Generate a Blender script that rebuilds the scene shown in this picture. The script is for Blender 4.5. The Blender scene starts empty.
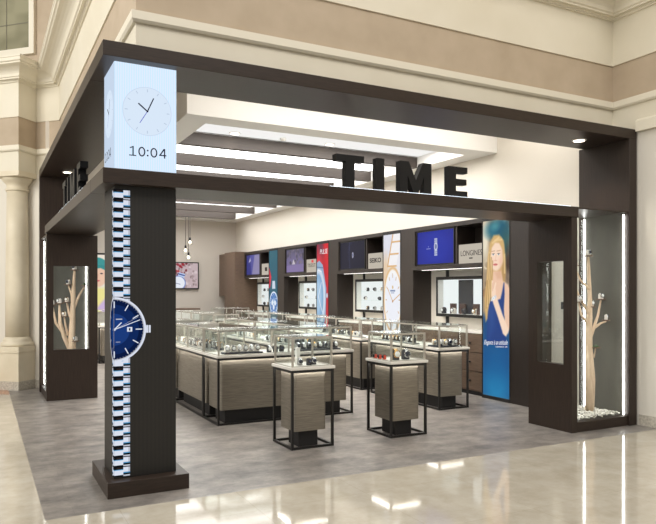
import bpy, bmesh, math, random
import numpy as np
from mathutils import Vector, Matrix
random.seed(7)
C = bpy.context.scene.collection
PI = math.pi

# ------------------------------------------------------------------ helpers
def s2l(v):
    return v/12.92 if v <= .04045 else ((v+.055)/1.055)**2.4
def rgb(r, g, b):
    return (s2l(r/255), s2l(g/255), s2l(b/255), 1)

class MB:
    """collects simple shapes into one mesh"""
    def __init__(s):
        s.v = []; s.f = []; s.mi = []; s.m = 0; s.sm = []
    def add(s, vs, fs, smooth=False):
        o = len(s.v); s.v += [tuple(p) for p in vs]
        for f in fs:
            s.f.append([i+o for i in f]); s.mi.append(s.m); s.sm.append(smooth)
        return s
    def box(s, x0, x1, y0, y1, z0, z1):
        v = [(x0,y0,z0),(x1,y0,z0),(x1,y1,z0),(x0,y1,z0),(x0,y0,z1),(x1,y0,z1),(x1,y1,z1),(x0,y1,z1)]
        return s.add(v, [(3,2,1,0),(4,5,6,7),(0,1,5,4),(1,2,6,5),(2,3,7,6),(3,0,4,7)])
    def prism(s, pts, axis, a0, a1):
        """pts 2D outline (counter-clockwise or not), extruded along axis 'x','y','z'"""
        n = len(pts)
        def mk(p, a):
            return {'x': (a, p[0], p[1]), 'y': (p[0], a, p[1]), 'z': (p[0], p[1], a)}[axis]
        v = [mk(p, a0) for p in pts] + [mk(p, a1) for p in pts]
        f = [list(range(n)), list(range(2*n-1, n-1, -1))]
        f += [[i, i+n, (i+1) % n + n, (i+1) % n] for i in range(n)]
        return s.add(v, f)
    def lathe(s, prof, cx=0, cy=0, n=32, smooth=True):
        v = []; f = []
        for r, z in prof:
            for k in range(n):
                a = 2*PI*k/n; v.append((cx+r*math.cos(a), cy+r*math.sin(a), z))
        for i in range(len(prof)-1):
            for k in range(n):
                k2 = (k+1) % n
                f.append([i*n+k, i*n+k2, (i+1)*n+k2, (i+1)*n+k])
        s.add(v, f, smooth)
        o = len(s.v)-len(v)
        for base in (0, (len(prof)-1)*n):
            s.f.append([o+base+k for k in range(n)]); s.mi.append(s.m); s.sm.append(False)
        return s
    def tube(s, path, radii, n=8, smooth=True):
        pts = [Vector(p) for p in path]
        if not hasattr(radii, '__len__'): radii = [radii]*len(pts)
        v = []; f = []
        for i, p in enumerate(pts):
            d = (pts[min(i+1, len(pts)-1)] - pts[max(i-1, 0)]).normalized()
            a = d.orthogonal().normalized() if i == 0 else (u - d*u.dot(d)).normalized()
            u = a; w = d.cross(u)
            for k in range(n):
                t = 2*PI*k/n
                v.append(p + (u*math.cos(t) + w*math.sin(t))*radii[i])
        for i in range(len(pts)-1):
            for k in range(n):
                k2 = (k+1) % n
                f.append([i*n+k, i*n+k2, (i+1)*n+k2, (i+1)*n+k])
        f.append(list(range(n))[::-1]); f.append([(len(pts)-1)*n+k for k in range(n)])
        return s.add(v, f, smooth)
    def ball(s, c, r, sc=(1,1,1), n=10, m=7):
        v = []; f = []
        for i in range(m+1):
            t = PI*i/m
            for k in range(n):
                a = 2*PI*k/n
                v.append((c[0]+r*sc[0]*math.sin(t)*math.cos(a), c[1]+r*sc[1]*math.sin(t)*math.sin(a), c[2]+r*sc[2]*math.cos(t)))
        for i in range(m):
            for k in range(n):
                k2 = (k+1) % n
                f.append([i*n+k, (i+1)*n+k, (i+1)*n+k2, i*n+k2])
        return s.add(v, f, True)
    def build(s, name, mats, parent=None, bevel=0, loc=None):
        me = bpy.data.meshes.new(name)
        me.from_pydata(s.v, [], s.f)
        if not isinstance(mats, (list, tuple)): mats = [mats]
        for m in mats: me.materials.append(m)
        for p, mi, sm in zip(me.polygons, s.mi, s.sm):
            p.material_index = mi; p.use_smooth = sm
        b = bmesh.new(); b.from_mesh(me)
        bmesh.ops.remove_doubles(b, verts=b.verts, dist=1e-6)
        bmesh.ops.recalc_face_normals(b, faces=b.faces)
        b.to_mesh(me); b.free(); me.update()
        o = bpy.data.objects.new(name, me); C.objects.link(o)
        if parent: o.parent = parent
        if loc: o.location = loc
        if bevel:
            md = o.modifiers.new('bevel', 'BEVEL'); md.width = bevel; md.segments = 2; md.limit_method = 'ANGLE'
        return o

def tag(o, label, cat, group=None, kind=None):
    o['label'] = label; o['category'] = cat
    if group: o['group'] = group
    if kind: o['kind'] = kind
    return o
def empty(name, loc, label, cat, group=None, rz=0):
    o = bpy.data.objects.new(name, None); C.objects.link(o)
    o.location = loc; o.rotation_euler = (0, 0, rz); o.empty_display_size = .1
    return tag(o, label, cat, group)
def struct(name, mb, mats, label=None, cat=None):
    o = mb.build(name, mats); o['kind'] = 'structure'
    if label: o['label'] = label
    if cat: o['category'] = cat
    return o
def copy_tree(o, parent=None):
    c = o.copy(); C.objects.link(c)
    if parent: c.parent = parent
    for ch in list(o.children): copy_tree(ch, c)
    return c

# ------------------------------------------------------------------ materials
def mat(name, col, rough=.5, metal=0, spec=.5, coat=0):
    m = bpy.data.materials.new(name); m.use_nodes = True
    b = m.node_tree.nodes['Principled BSDF']
    b.inputs['Base Color'].default_value = col; b.inputs['Roughness'].default_value = rough
    b.inputs['Metallic'].default_value = metal; b.inputs['Specular IOR Level'].default_value = spec
    b.inputs['Coat Weight'].default_value = coat
    return m
def nodes(m): return m.node_tree.nodes, m.node_tree.links, m.node_tree.nodes['Principled BSDF']
def noise_mat(name, c1, c2, scale=(1,1,1), nscale=5, detail=4, lo=.35, hi=.65, rough=.5, bump=0, metal=0, spec=.5, dist=.01):
    m = mat(name, c1, rough, metal, spec); N, L, b = nodes(m)
    tc = N.new('ShaderNodeTexCoord'); mp = N.new('ShaderNodeMapping'); mp.inputs['Scale'].default_value = scale
    nz = N.new('ShaderNodeTexNoise'); nz.inputs['Scale'].default_value = nscale; nz.inputs['Detail'].default_value = detail
    cr = N.new('ShaderNodeValToRGB')
    cr.color_ramp.elements[0].position = lo; cr.color_ramp.elements[0].color = c1
    cr.color_ramp.elements[1].position = hi; cr.color_ramp.elements[1].color = c2
    L.new(tc.outputs['Object'], mp.inputs['Vector']); L.new(mp.outputs['Vector'], nz.inputs['Vector'])
    L.new(nz.outputs['Fac'], cr.inputs['Fac']); L.new(cr.outputs['Color'], b.inputs['Base Color'])
    if bump:
        bp = N.new('ShaderNodeBump'); bp.inputs['Strength'].default_value = bump; bp.inputs['Distance'].default_value = dist
        L.new(nz.outputs['Fac'], bp.inputs['Height']); L.new(bp.outputs['Normal'], b.inputs['Normal'])
    return m
def emit(name, col, strength):
    m = bpy.data.materials.new(name); m.use_nodes = True; N = m.node_tree.nodes; N.clear()
    e = N.new('ShaderNodeEmission'); e.inputs['Color'].default_value = col; e.inputs['Strength'].default_value = strength
    o = N.new('ShaderNodeOutputMaterial'); m.node_tree.links.new(e.outputs[0], o.inputs[0]); return m
def glass_mat(name, tint, f0=.03, k=.9):
    m = bpy.data.materials.new(name); m.use_nodes = True; N = m.node_tree.nodes; L = m.node_tree.links; N.clear()
    t = N.new('ShaderNodeBsdfTransparent'); t.inputs['Color'].default_value = tint
    g = N.new('ShaderNodeBsdfGlossy'); g.inputs['Roughness'].default_value = .02; g.inputs['Color'].default_value = (.95,.97,.96,1)
    f = N.new('ShaderNodeLayerWeight'); f.inputs['Blend'].default_value = .5
    p = N.new('ShaderNodeMath'); p.operation = 'POWER'; p.inputs[1].default_value = 5
    mu = N.new('ShaderNodeMath'); mu.operation = 'MULTIPLY_ADD'; mu.inputs[1].default_value = k; mu.inputs[2].default_value = f0; mu.use_clamp = True
    x = N.new('ShaderNodeMixShader'); o = N.new('ShaderNodeOutputMaterial')
    L.new(f.outputs['Facing'], p.inputs[0]); L.new(p.outputs[0], mu.inputs[0]); L.new(mu.outputs[0], x.inputs['Fac'])
    L.new(t.outputs[0], x.inputs[1]); L.new(g.outputs[0], x.inputs[2]); L.new(x.outputs[0], o.inputs[0]); return m

M = {}
M['wood'] = noise_mat('dark_wood', rgb(42,33,27), rgb(54,43,36), (14,14,.7), 6, 5, .3, .7, .38, .05, spec=.35, dist=.002)
M['woodh'] = noise_mat('dark_wood_horizontal', rgb(42,33,27), rgb(54,43,36), (1.2,14,14), 6, 5, .3, .7, .38, .05, spec=.35, dist=.002)
M['woody'] = noise_mat('dark_wood_along_depth', rgb(42,33,27), rgb(54,43,36), (14,1.2,14), 6, 5, .3, .7, .38, .05, spec=.35, dist=.002)
M['cabwood'] = noise_mat('cabinet_wood', rgb(36,29,25), rgb(46,38,33), (12,12,.8), 6, 5, .3, .7, .45)
M['midwood'] = noise_mat('brown_laminate', rgb(92,74,60), rgb(112,92,76), (1.5,1.5,16), 5, 5, .3, .7, .5)
M['slat'] = noise_mat('ceiling_slat_wood', rgb(62,54,49), rgb(72,63,57), (1,12,12), 6, 4, .3, .7, .5)
M['black'] = mat('black_metal', rgb(20,19,19), .35)
M['matblack'] = mat('matt_black', rgb(24,22,22), .6)
M['silver'] = mat('satin_champagne_metal', rgb(184,178,168), .35, .4)
M['slab'] = mat('white_solid_surface', rgb(232,228,220), .3)
M['cream'] = noise_mat('cream_stone', rgb(216,208,188), rgb(224,217,199), (1,1,1), 1.6, 5, .3, .7, .6)
M['creamtrim'] = mat('cream_trim', rgb(224,217,199), .5)
M['tan'] = noise_mat('tan_stone', rgb(174,157,134), rgb(186,169,147), (1,1,1), 3, 6, .3, .7, .7)
M['pale'] = mat('pale_mall_paint', rgb(222,216,204), .5)
M['column'] = noise_mat('column_stone', rgb(214,202,176), rgb(226,215,192), (1,1,1), 3, 5, .3, .7, .5)
M['granite'] = noise_mat('grey_granite', rgb(170,162,148), rgb(205,198,184), (1,1,1), 40, 4, .35, .65, .4)
M['storewall'] = mat('store_wall_paint', rgb(223,216,204), .6)
M['backwall'] = mat('store_back_wall_paint', rgb(200,192,182), .6)
M['ceil'] = mat('ceiling_white', rgb(236,234,230), .6)
M['white'] = mat('white_paint', rgb(238,236,230), .5)
M['liner'] = noise_mat('grey_liner', rgb(82,80,72), rgb(100,98,90), (1,1,.4), 4, 5, .3, .7, .6)
M['glass'] = glass_mat('clear_glass', (.975,.988,.985,1), .015, .5)
M['winglass'] = glass_mat('window_glass', (.95,.97,.96,1), .07, .7)
M['glasstop'] = glass_mat('glass_top', (.96,.98,.975,1), .03, .8)
M['led'] = emit('led_light', (1,.97,.94,1), 5.5)
M['underled'] = emit('under_counter_light', (1,.97,.92,1), 26)
M['boxled'] = emit('display_box_light', (1,.98,.95,1), 14)
M['ledsoft'] = emit('soft_led_light', (1,.96,.9,1), 2.6)
M['bulb'] = emit('warm_lamp', (1,.86,.68,1), 7)
M['branch'] = noise_mat('pale_branch_wood', rgb(208,178,148), rgb(230,206,178), (6,6,1), 6, 4, .3, .7, .6)
M['pebble'] = mat('white_pebble', rgb(232,228,218), .6)
M['bark'] = mat('brown_disc_wood', rgb(110,80,58), .6)
M['leaf'] = mat('green_leaf', rgb(70,120,50), .5)
M['cushion'] = mat('white_cushion', rgb(240,234,226), .6)
M['darkcush'] = mat('dark_navy_stand', rgb(34,36,48), .5)
M['greycush'] = mat('grey_stand', rgb(150,150,148), .5)
M['redcush'] = mat('coral_stand', rgb(226,84,58), .5)
M['steel'] = mat('watch_steel', rgb(205,206,210), .22, .9)
M['gold'] = mat('watch_gold', rgb(212,170,110), .25, .9)
M['leather'] = mat('watch_dark_strap', rgb(40,30,28), .5)
M['dialw'] = mat('dial_white', rgb(240,240,240), .3)
M['dialb'] = mat('dial_dark', rgb(24,30,52), .2)
M['shaft'] = None

# champagne metallic wall-covering with fine horizontal lines
def brushed():
    m = mat('brushed_champagne', rgb(150,140,124), .36, .45); N, L, b = nodes(m)
    tc = N.new('ShaderNodeTexCoord'); mp = N.new('ShaderNodeMapping'); mp.inputs['Scale'].default_value = (3,3,70)
    nz = N.new('ShaderNodeTexNoise'); nz.inputs['Scale'].default_value = 2.2; nz.inputs['Detail'].default_value = 3
    cr = N.new('ShaderNodeValToRGB'); cr.color_ramp.elements[0].position = .3; cr.color_ramp.elements[1].position = .7
    cr.color_ramp.elements[0].color = rgb(118,111,99); cr.color_ramp.elements[1].color = rgb(146,138,125)
    bp = N.new('ShaderNodeBump'); bp.inputs['Strength'].default_value = .3; bp.inputs['Distance'].default_value = .003
    L.new(tc.outputs['Object'], mp.inputs[0]); L.new(mp.outputs[0], nz.inputs['Vector']); L.new(nz.outputs['Fac'], cr.inputs[0])
    L.new(cr.outputs[0], b.inputs['Base Color']); L.new(nz.outputs['Fac'], bp.inputs['Height']); L.new(bp.outputs[0], b.inputs['Normal'])
    return m
M['brushed'] = brushed()

def led_shaft():
    m = mat('led_panel_dark', rgb(34,31,27), .5); N, L, b = nodes(m)
    tc = N.new('ShaderNodeTexCoord'); wv = N.new('ShaderNodeTexWave'); wv.inputs['Scale'].default_value = 14; wv.bands_direction = 'DIAGONAL'
    mp = N.new('ShaderNodeMapping'); mp.inputs['Scale'].default_value = (1.4,1.4,0)
    cr = N.new('ShaderNodeValToRGB'); cr.color_ramp.elements[0].color = rgb(23,21,18); cr.color_ramp.elements[1].color = rgb(30,27,23)
    L.new(tc.outputs['Object'], mp.inputs[0]); L.new(mp.outputs[0], wv.inputs['Vector']); L.new(wv.outputs['Fac'], cr.inputs[0]); L.new(cr.outputs[0], b.inputs['Base Color'])
    return m
M['shaft'] = led_shaft()

def store_floor():
    m = mat('grey_vinyl_plank', rgb(150,145,140), .38); N, L, b = nodes(m)
    tc = N.new('ShaderNodeTexCoord')
    mp = N.new('ShaderNodeMapping'); mp.inputs['Scale'].default_value = (.9,1.25,1)
    n1 = N.new('ShaderNodeTexNoise'); n1.inputs['Scale'].default_value = 3.6; n1.inputs['Detail'].default_value = 12; n1.inputs['Roughness'].default_value = .72
    cr = N.new('ShaderNodeValToRGB'); e = cr.color_ramp.elements
    e[0].position = .32; e[0].color = rgb(80,77,75); e[1].position = .68; e[1].color = rgb(150,143,136)
    mp2 = N.new('ShaderNodeMapping'); mp2.inputs['Scale'].default_value = (1,1,1)
    bk = N.new('ShaderNodeTexBrick'); bk.inputs['Scale'].default_value = 1; bk.inputs['Brick Width'].default_value = 1.2; bk.inputs['Row Height'].default_value = .18
    bk.inputs['Mortar Size'].default_value = .0015; bk.inputs['Color1'].default_value = (.94,.94,.94,1); bk.inputs['Color2'].default_value = (1.06,1.05,1.04,1); bk.inputs['Mortar'].default_value = (.7,.7,.7,1)
    mx = N.new('ShaderNodeMix'); mx.data_type = 'RGBA'; mx.blend_type = 'MULTIPLY'; mx.inputs['Factor'].default_value = 1
    L.new(tc.outputs['Object'], mp.inputs[0]); L.new(mp.outputs[0], n1.inputs['Vector']); L.new(n1.outputs['Fac'], cr.inputs[0])
    L.new(tc.outputs['Object'], mp2.inputs[0]); L.new(mp2.outputs[0], bk.inputs['Vector'])
    L.new(cr.outputs[0], mx.inputs[6]); L.new(bk.outputs['Color'], mx.inputs[7]); L.new(mx.outputs[2], b.inputs['Base Color'])
    return m
def mall_floor():
    m = mat('polished_marble_tile', rgb(205,196,178), .07); N, L, b = nodes(m)
    tc = N.new('ShaderNodeTexCoord')
    n1 = N.new('ShaderNodeTexNoise'); n1.inputs['Scale'].default_value = 3.5; n1.inputs['Detail'].default_value = 8; n1.inputs['Roughness'].default_value = .7
    cr = N.new('ShaderNodeValToRGB'); e = cr.color_ramp.elements
    e[0].position = .35; e[0].color = rgb(170,162,146); e[1].position = .65; e[1].color = rgb(188,181,167)
    bk = N.new('ShaderNodeTexBrick'); bk.offset = 0; bk.inputs['Scale'].default_value = 1; bk.inputs['Brick Width'].default_value = .9; bk.inputs['Row Height'].default_value = .9
    bk.inputs['Mortar Size'].default_value = .002; bk.inputs['Color1'].default_value = (.97,.97,.97,1); bk.inputs['Color2'].default_value = (1.02,1.02,1.02,1); bk.inputs['Mortar'].default_value = (.82,.8,.76,1)
    mx = N.new('ShaderNodeMix'); mx.data_type = 'RGBA'; mx.blend_type = 'MULTIPLY'; mx.inputs['Factor'].default_value = 1
    L.new(tc.outputs['Object'], n1.inputs['Vector']); L.new(n1.outputs['Fac'], cr.inputs[0]); L.new(tc.outputs['Object'], bk.inputs['Vector'])
    L.new(cr.outputs[0], mx.inputs[6]); L.new(bk.outputs['Color'], mx.inputs[7]); L.new(mx.outputs[2], b.inputs['Base Color'])
    return m
M['floor'] = store_floor(); M['mallfloor'] = mall_floor()
M['terra'] = mat('terracotta_border', rgb(176,124,88), .15)

# ------------------------------------------------------------------ printed pictures (colour held per vertex of a fine grid)
def print_material(name, strength):
    m = bpy.data.materials.new(name); m.use_nodes = True; N, L, b = nodes(m)
    a = N.new('ShaderNodeAttribute'); a.attribute_name = 'Col'
    b.inputs['Base Color'].default_value = (.01,.01,.01,1); b.inputs['Roughness'].default_value = .3; b.inputs['Specular IOR Level'].default_value = .12
    L.new(a.outputs['Color'], b.inputs['Emission Color']); b.inputs['Emission Strength'].default_value = strength
    return m
M['screen'] = print_material('lit_picture', .95)
M['screendim'] = print_material('lit_picture_dim', .8)

class Canvas:
    """v runs from the bottom, aspect kept in units of the picture's height"""
    def __init__(s, w, h, bg):
        s.w, s.h = w, h; s.a = np.zeros((h, w, 3)); s.a[:] = bg
        s.y, s.x = np.mgrid[0:h, 0:w]; s.x = (s.x+.5)/h; s.y = (s.y+.5)/h; s.asp = w/h
    def put(s, mask, col):
        mask = np.clip(mask, 0, 1)[..., None]; s.a = s.a*(1-mask) + np.array(col, float)*mask
    def ell(s, cx, cy, rx, ry, col, soft=.01, rot=0, op=1):
        dx, dy = s.x-cx, s.y-cy; c, n = math.cos(rot), math.sin(rot)
        u, v = (dx*c+dy*n)/rx, (-dx*n+dy*c)/ry
        d = (np.sqrt(u*u+v*v)-1)*min(rx, ry)
        s.put(op*np.clip(.5-d/soft, 0, 1), col)
    def ring(s, cx, cy, r, w, col, soft=.004):
        d = abs(np.hypot(s.x-cx, s.y-cy)-r)-w; s.put(np.clip(.5-d/soft, 0, 1), col)
    def line(s, x0, y0, x1, y1, w, col, soft=.004, w1=None):
        dx, dy = x1-x0, y1-y0; t = np.clip(((s.x-x0)*dx+(s.y-y0)*dy)/(dx*dx+dy*dy+1e-9), 0, 1)
        ww = w if w1 is None else w+(w1-w)*t
        d = np.hypot(s.x-x0-t*dx, s.y-y0-t*dy)-ww; s.put(np.clip(.5-d/soft, 0, 1), col)
    def poly(s, pts, col, soft=.008, op=1):
        ins = np.zeros_like(s.x, bool); d = np.full_like(s.x, 9.)
        for i in range(len(pts)):
            (x0, y0), (x1, y1) = pts[i], pts[(i+1) % len(pts)]
            dx, dy = x1-x0, y1-y0
            t = np.clip(((s.x-x0)*dx+(s.y-y0)*dy)/(dx*dx+dy*dy+1e-12), 0, 1)
            d = np.minimum(d, np.hypot(s.x-x0-t*dx, s.y-y0-t*dy))
            cr = ((y0 > s.y) != (y1 > s.y)) & (s.x < dx*(s.y-y0)/(dy+1e-12)+x0); ins ^= cr
        sd = np.where(ins, -d, d); s.put(op*np.clip(.5-sd/soft, 0, 1), col)
    def grad(s, y0, y1, col, op=1):
        s.put(op*np.clip((s.y-y0)/(y1-y0), 0, 1), col)
    def noise(s, n, size, cols, box=(0,0,9,1), soft=.5, op=.8):
        r = np.random.RandomState(n*7+3)
        for i in range(n):
            x = r.uniform(box[0], min(box[2], s.asp)); y = r.uniform(box[1], box[3]); z = size*r.uniform(.4, 1.2)
            s.ell(x, y, z, z*r.uniform(.5, 1.5), cols[r.randint(len(cols))], z*soft, r.uniform(0, 3), op)
    def mesh(s, name, origin, u, v, parent, m):
        """origin = lower-left as the viewer sees it; u, v = full edge vectors"""
        o, u, v = Vector(origin), Vector(u), Vector(v); w, h = s.w, s.h
        vs = [tuple(o+u*(i/w)+v*(j/h)) for j in range(h+1) for i in range(w+1)]
        fs = [(j*(w+1)+i, j*(w+1)+i+1, (j+1)*(w+1)+i+1, (j+1)*(w+1)+i) for j in range(h) for i in range(w)]
        me = bpy.data.meshes.new(name); me.from_pydata(vs, [], fs)
        at = me.color_attributes.new('Col', 'FLOAT_COLOR', 'CORNER')
        c = np.clip(s.a/255, 0, 1); c = np.where(c <= .04045, c/12.92, ((c+.055)/1.055)**2.4)
        c4 = np.ones((h*w, 4, 4), np.float32); c4[:, :, :3] = c.reshape(h*w, 1, 3)
        at.data.foreach_set('color', c4.ravel()); me.materials.append(m); me.update()
        ob = bpy.data.objects.new(name, me); C.objects.link(ob); ob.parent = parent; return ob

def text_mesh(name, body, size, origin, u, v, m, parent, extrude=.002, width=None, shear=0, align='LEFT', spacing=1, bold=0):
    """lettering standing in the plane u (reading direction), v (up)"""
    cu = bpy.data.curves.new(name, 'FONT'); cu.body = body; cu.size = size; cu.extrude = extrude; cu.shear = shear; cu.align_x = align
    cu.space_character = spacing; cu.resolution_u = 4; cu.offset = bold
    t = bpy.data.objects.new(name, cu); C.objects.link(t)
    bpy.context.view_layer.update()
    me = bpy.data.meshes.new_from_object(t.evaluated_get(bpy.context.evaluated_depsgraph_get()))
    bpy.data.objects.remove(t)
    xs = [p.co.x for p in me.vertices]; k = 1 if width is None else width/(max(xs)-min(xs)); x0 = min(xs) if width else 0
    o, u, v = Vector(origin), Vector(u).normalized(), Vector(v).normalized(); n = u.cross(v)
    for p in me.vertices:
        c = p.co.copy(); p.co = o+u*((c.x-x0)*k)+v*c.y+n*c.z
    me.name = name; me.materials.clear(); me.materials.append(m)
    ob = bpy.data.objects.new(name, me); C.objects.link(ob); ob.parent = parent; return ob

# ------------------------------------------------------------------ the setting
CEIL = 3.743
mb = MB().box(.40, 7.2, 5.0, 19.9, -.1, 0); struct('floor', mb, M['floor'], 'grey mottled plank floor of the shop', 'floor')
mb = MB().prism([(-7,-3),(8.5,-3),(8.5,5.0),(.40,5.0),(.40,11.29),(-5,16.69),(-7,16.69)], 'z', -.1, 0)
struct('floor_mall', mb, M['mallfloor'], 'polished cream marble floor of the mall', 'floor')
mb = MB().prism([(.40,11.29),(.40,12.9),(1.05,12.9),(-5,18.9),(-7,18.9),(-7,16.69),(-5,16.69)], 'z', -.1, -.001)
struct('floor_border', mb, M['terra'], 'terracotta stone border along the mall column wall', 'floor')

def sweep(mb, prof, path):
    """prof: (offset to the mall side, z); path in plan, mall on its right hand"""
    n = len(path); P = [Vector(p) for p in path]; nor = []
    for i in range(n):
        ds = []
        if i > 0: ds.append((P[i]-P[i-1]).normalized())
        if i < n-1: ds.append((P[i+1]-P[i]).normalized())
        ns = [Vector((d.y, -d.x)) for d in ds]
        if len(ns) == 2:
            b = (ns[0]+ns[1]); b = b/b.length; nor.append(b/max(.2, b.dot(ns[0])))
        else: nor.append(ns[0])
    k = len(prof); v = []; f = []
    for i in range(n):
        for off, z in prof:
            q = P[i]+nor[i]*off; v.append((q.x, q.y, z))
    for i in range(n-1):
        for j in range(k):
            j2 = (j+1) % k
            f.append([i*k+j, i*k+j2, (i+1)*k+j2, (i+1)*k+j])
    f.append(list(range(k))); f.append([(n-1)*k+j for j in range(k)][::-1])
    return mb.add(v, f)
def band(o, z0, z1): return [(-.12, z0), (o, z0), (o, z1), (-.12, z1)]
path = [(-5,17.75),(.454,12.3),(.179,12.025),(.539,11.665),(.814,11.94),(1.15,11.6),(1.15,5.64),(6.97,5.64),(6.97,-1)]
struct('wall_mall_lower_course', sweep(MB(), band(0, 3.53, 3.845), path), M['cream'], 'cream stone course of the mall wall just above the shopfront', 'wall')
struct('trim_1', sweep(MB(), [(-.12,3.845),(.025,3.845),(.042,3.865),(.042,3.935),(-.12,3.935)], path), M['creamtrim'], 'narrow cream moulding under the tan band', 'trim')
struct('wall_mall_band', sweep(MB(), band(0, 3.935, 4.39), path), M['tan'], 'tan stone band running round the mall wall', 'wall')
struct('wall_mall_upper_course', sweep(MB(), [(-.12,4.39),(.016,4.39),(.016,4.94),(-.12,4.94)], path), M['cream'], 'wide cream course above the tan band', 'wall')
cove = [(-.12,4.94),(.04,4.94),(.04,4.955),(.055,4.96),(.055,4.975),(.085,4.98),(.10,4.97),(.10,4.99),(.12,5.0)]
for i in range(7):
    a = PI/2*i/6; cove.append((.12+.17*(1-math.cos(a)), 5.005+.13*math.sin(a)))
cove += [(.30,5.14),(.30,5.16),(.325,5.17),(.325,5.22),(.335,5.225),(.335,5.25),(-.12,5.25)]
struct('trim_2', sweep(MB(), cove, path), M['creamtrim'], 'cream crown moulding with a wide cove', 'trim')
struct('wall_mall_top', sweep(MB(), band(0, 5.25, 9), [path[0]]+path[5:]), M['tan'], 'tan upper mall wall above the crown moulding', 'wall')
# diagonal wall beside the shop and its base, right return wall
w45 = [(-5,17.75),(1.15,11.6)]
struct('wall_mall_left', sweep(MB(), band(0, 0, 3.53), w45), M['pale'], 'pale diagonal mall wall behind the round column', 'wall')
struct('baseboard_left', sweep(MB(), band(.02, 0, .13), [(-5,17.75),(1.05,11.7)]), M['granite'], 'grey granite skirting of the diagonal wall', 'baseboard')
struct('wall_mall_right', sweep(MB(), band(0, 0, 3.53), [(6.97,6.05),(6.97,-1)]), M['pale'], 'pale mall wall to the right of the shopfront', 'wall')
struct('baseboard_right', sweep(MB(), band(.015, 0, .13), [(6.97,5.26),(6.97,-1)]), M['granite'], 'grey granite skirting at the right of the shopfront', 'baseboard')
struct('trim_3', sweep(MB(), [(-.05,3.5),(.06,3.5),(.06,3.62),(.03,3.65),(-.05,3.65)], [(6.97,5.27),(6.97,-1)]), M['creamtrim'], 'cream ledge moulding on the right mall wall', 'trim')

# upper window of the mall on the diagonal wall
def d45(t, off=0):      # t along the wall from its right end to the left, off to the mall side
    return Vector((1.15-t*.7071-off*.7071, 11.6+t*.7071-off*.7071, 0))
def slab45(mb, t0, t1, o0, o1, z0, z1):
    p = [d45(t0,o0), d45(t1,o0), d45(t1,o1), d45(t0,o1)]
    return mb.prism([(q.x,q.y) for q in p], 'z', z0, z1)
wf = MB(); slab45(wf, .47, 3.1, 0, .06, 5.52, 5.63); slab45(wf, .47, .57, 0, .06, 5.63, 7.4); slab45(wf, .47, 3.1, 0, .06, 7.4, 7.5)
wo = struct('window_1', wf, M['creamtrim'], 'mall window with a cream frame above the crown moulding', 'window')
M['upglass'] = noise_mat('reflection_toned_glass', rgb(120,116,92), rgb(150,146,120), (.8,.8,1.2), 1.5, 2, .4, .6, .15)  # olive reflection of the mall ceiling painted into the pane colour
pg = MB(); slab45(pg, .57, 3.1, .005, .02, 5.63, 7.4); o = pg.build('window_pane', M['upglass'], wo)
mb = MB()
for z in (6.05, 6.5): slab45(mb, .57, 3.1, .02, .026, z, z+.012)
slab45(mb, 1.05, 1.06, .02, .026, 5.63, 7.4)
mb.build('glazing_joint', mat('joint', rgb(110,106,88), .5), wo)

# interior walls and ceilings
struct('wall_right', MB().box(7.1,7.2,5.75,19.8,0,4.4), M['storewall'], 'cream right wall of the shop', 'wall')
struct('wall_back', MB().box(.9,7.2,19.7,19.8,0,4.4), M['backwall'], 'grey beige back wall of the shop', 'wall')
struct('wall_left', MB().box(.95,1.05,11.75,19.7,0,4.4), M['storewall'], 'left wall of the shop behind the portal', 'wall')
struct('wall_front_inside', MB().box(1.27,6.85,5.78,5.80,3.53,4.4), M['storewall'], 'inner face of the wall over the front portal', 'wall')
struct('ceiling', MB().prism([(1.2,5.76),(7.2,5.76),(7.2,19.8),(.95,19.8),(.95,11.9),(1.2,11.65)], 'z', 4.35, 4.45), M['ceil'], 'white upper ceiling of the shop', 'ceiling')
mb = MB()      # dropped tray: border ring, fascia and lid
mb.box(2.21,7.1,7.86,8.22,CEIL,3.95); mb.box(2.21,2.55,8.22,19.7,CEIL,3.95); mb.box(6.75,7.1,8.22,19.7,CEIL,3.95); mb.box(2.55,6.75,19.2,19.7,CEIL,3.95)
mb.box(2.21,7.1,7.86,19.7,3.95,4.34)
struct('ceiling_tray', mb, M['ceil'], 'dropped white ceiling tray with a recess', 'ceiling')
for k in range(7):
    y = 9.48+1.545*k
    o = MB().box(2.56,6.74,y,y+.12,CEIL+.003,3.925).build('ceiling_slat', M['slat'])
    w = ['first', 'second', 'third', 'fourth', 'fifth', 'sixth', 'seventh'][k]
    tag(o, 'brown wooden board across the white ceiling recess, %s from the shopfront' % w, 'ceiling board', 'boards hung in the ceiling recess')

# downlights
dl = MB().lathe([(.0001,-.004),(.075,-.004),(.085,0),(.085,.006),(.0001,.006)], n=24)
dlo = dl.build('downlight', M['white']); MB().lathe([(.0001,-.008),(.062,-.008),(.065,-.004),(.0001,-.004)], n=24).build('lens', M['bulb'], dlo)
first = [True]
def downlight(x, y, z, label, group, power=60, blend=.6, ang=100, col=(1,.9,.76)):
    o = dlo if first[0] else copy_tree(dlo); first[0] = False
    o.location = (x, y, z-.006); tag(o, label, 'downlight', group)
    if power:
        L = bpy.data.lights.new('downlight_lamp', 'SPOT'); L.energy = power; L.spot_size = math.radians(ang); L.spot_blend = blend; L.color = col; L.shadow_soft_size = .06
        lo = bpy.data.objects.new('downlight_lamp', L); lo.location = (x, y, z-.03); C.objects.link(lo)
downlight(6.36, 5.62, 3.412, 'round downlight in the dark beam at the right end of the shopfront', 'downlights in the dark beams', 45)
downlight(1.18, 10.75, 3.412, 'round downlight in the dark beam at the far left end', 'downlights in the dark beams', 45)
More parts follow.
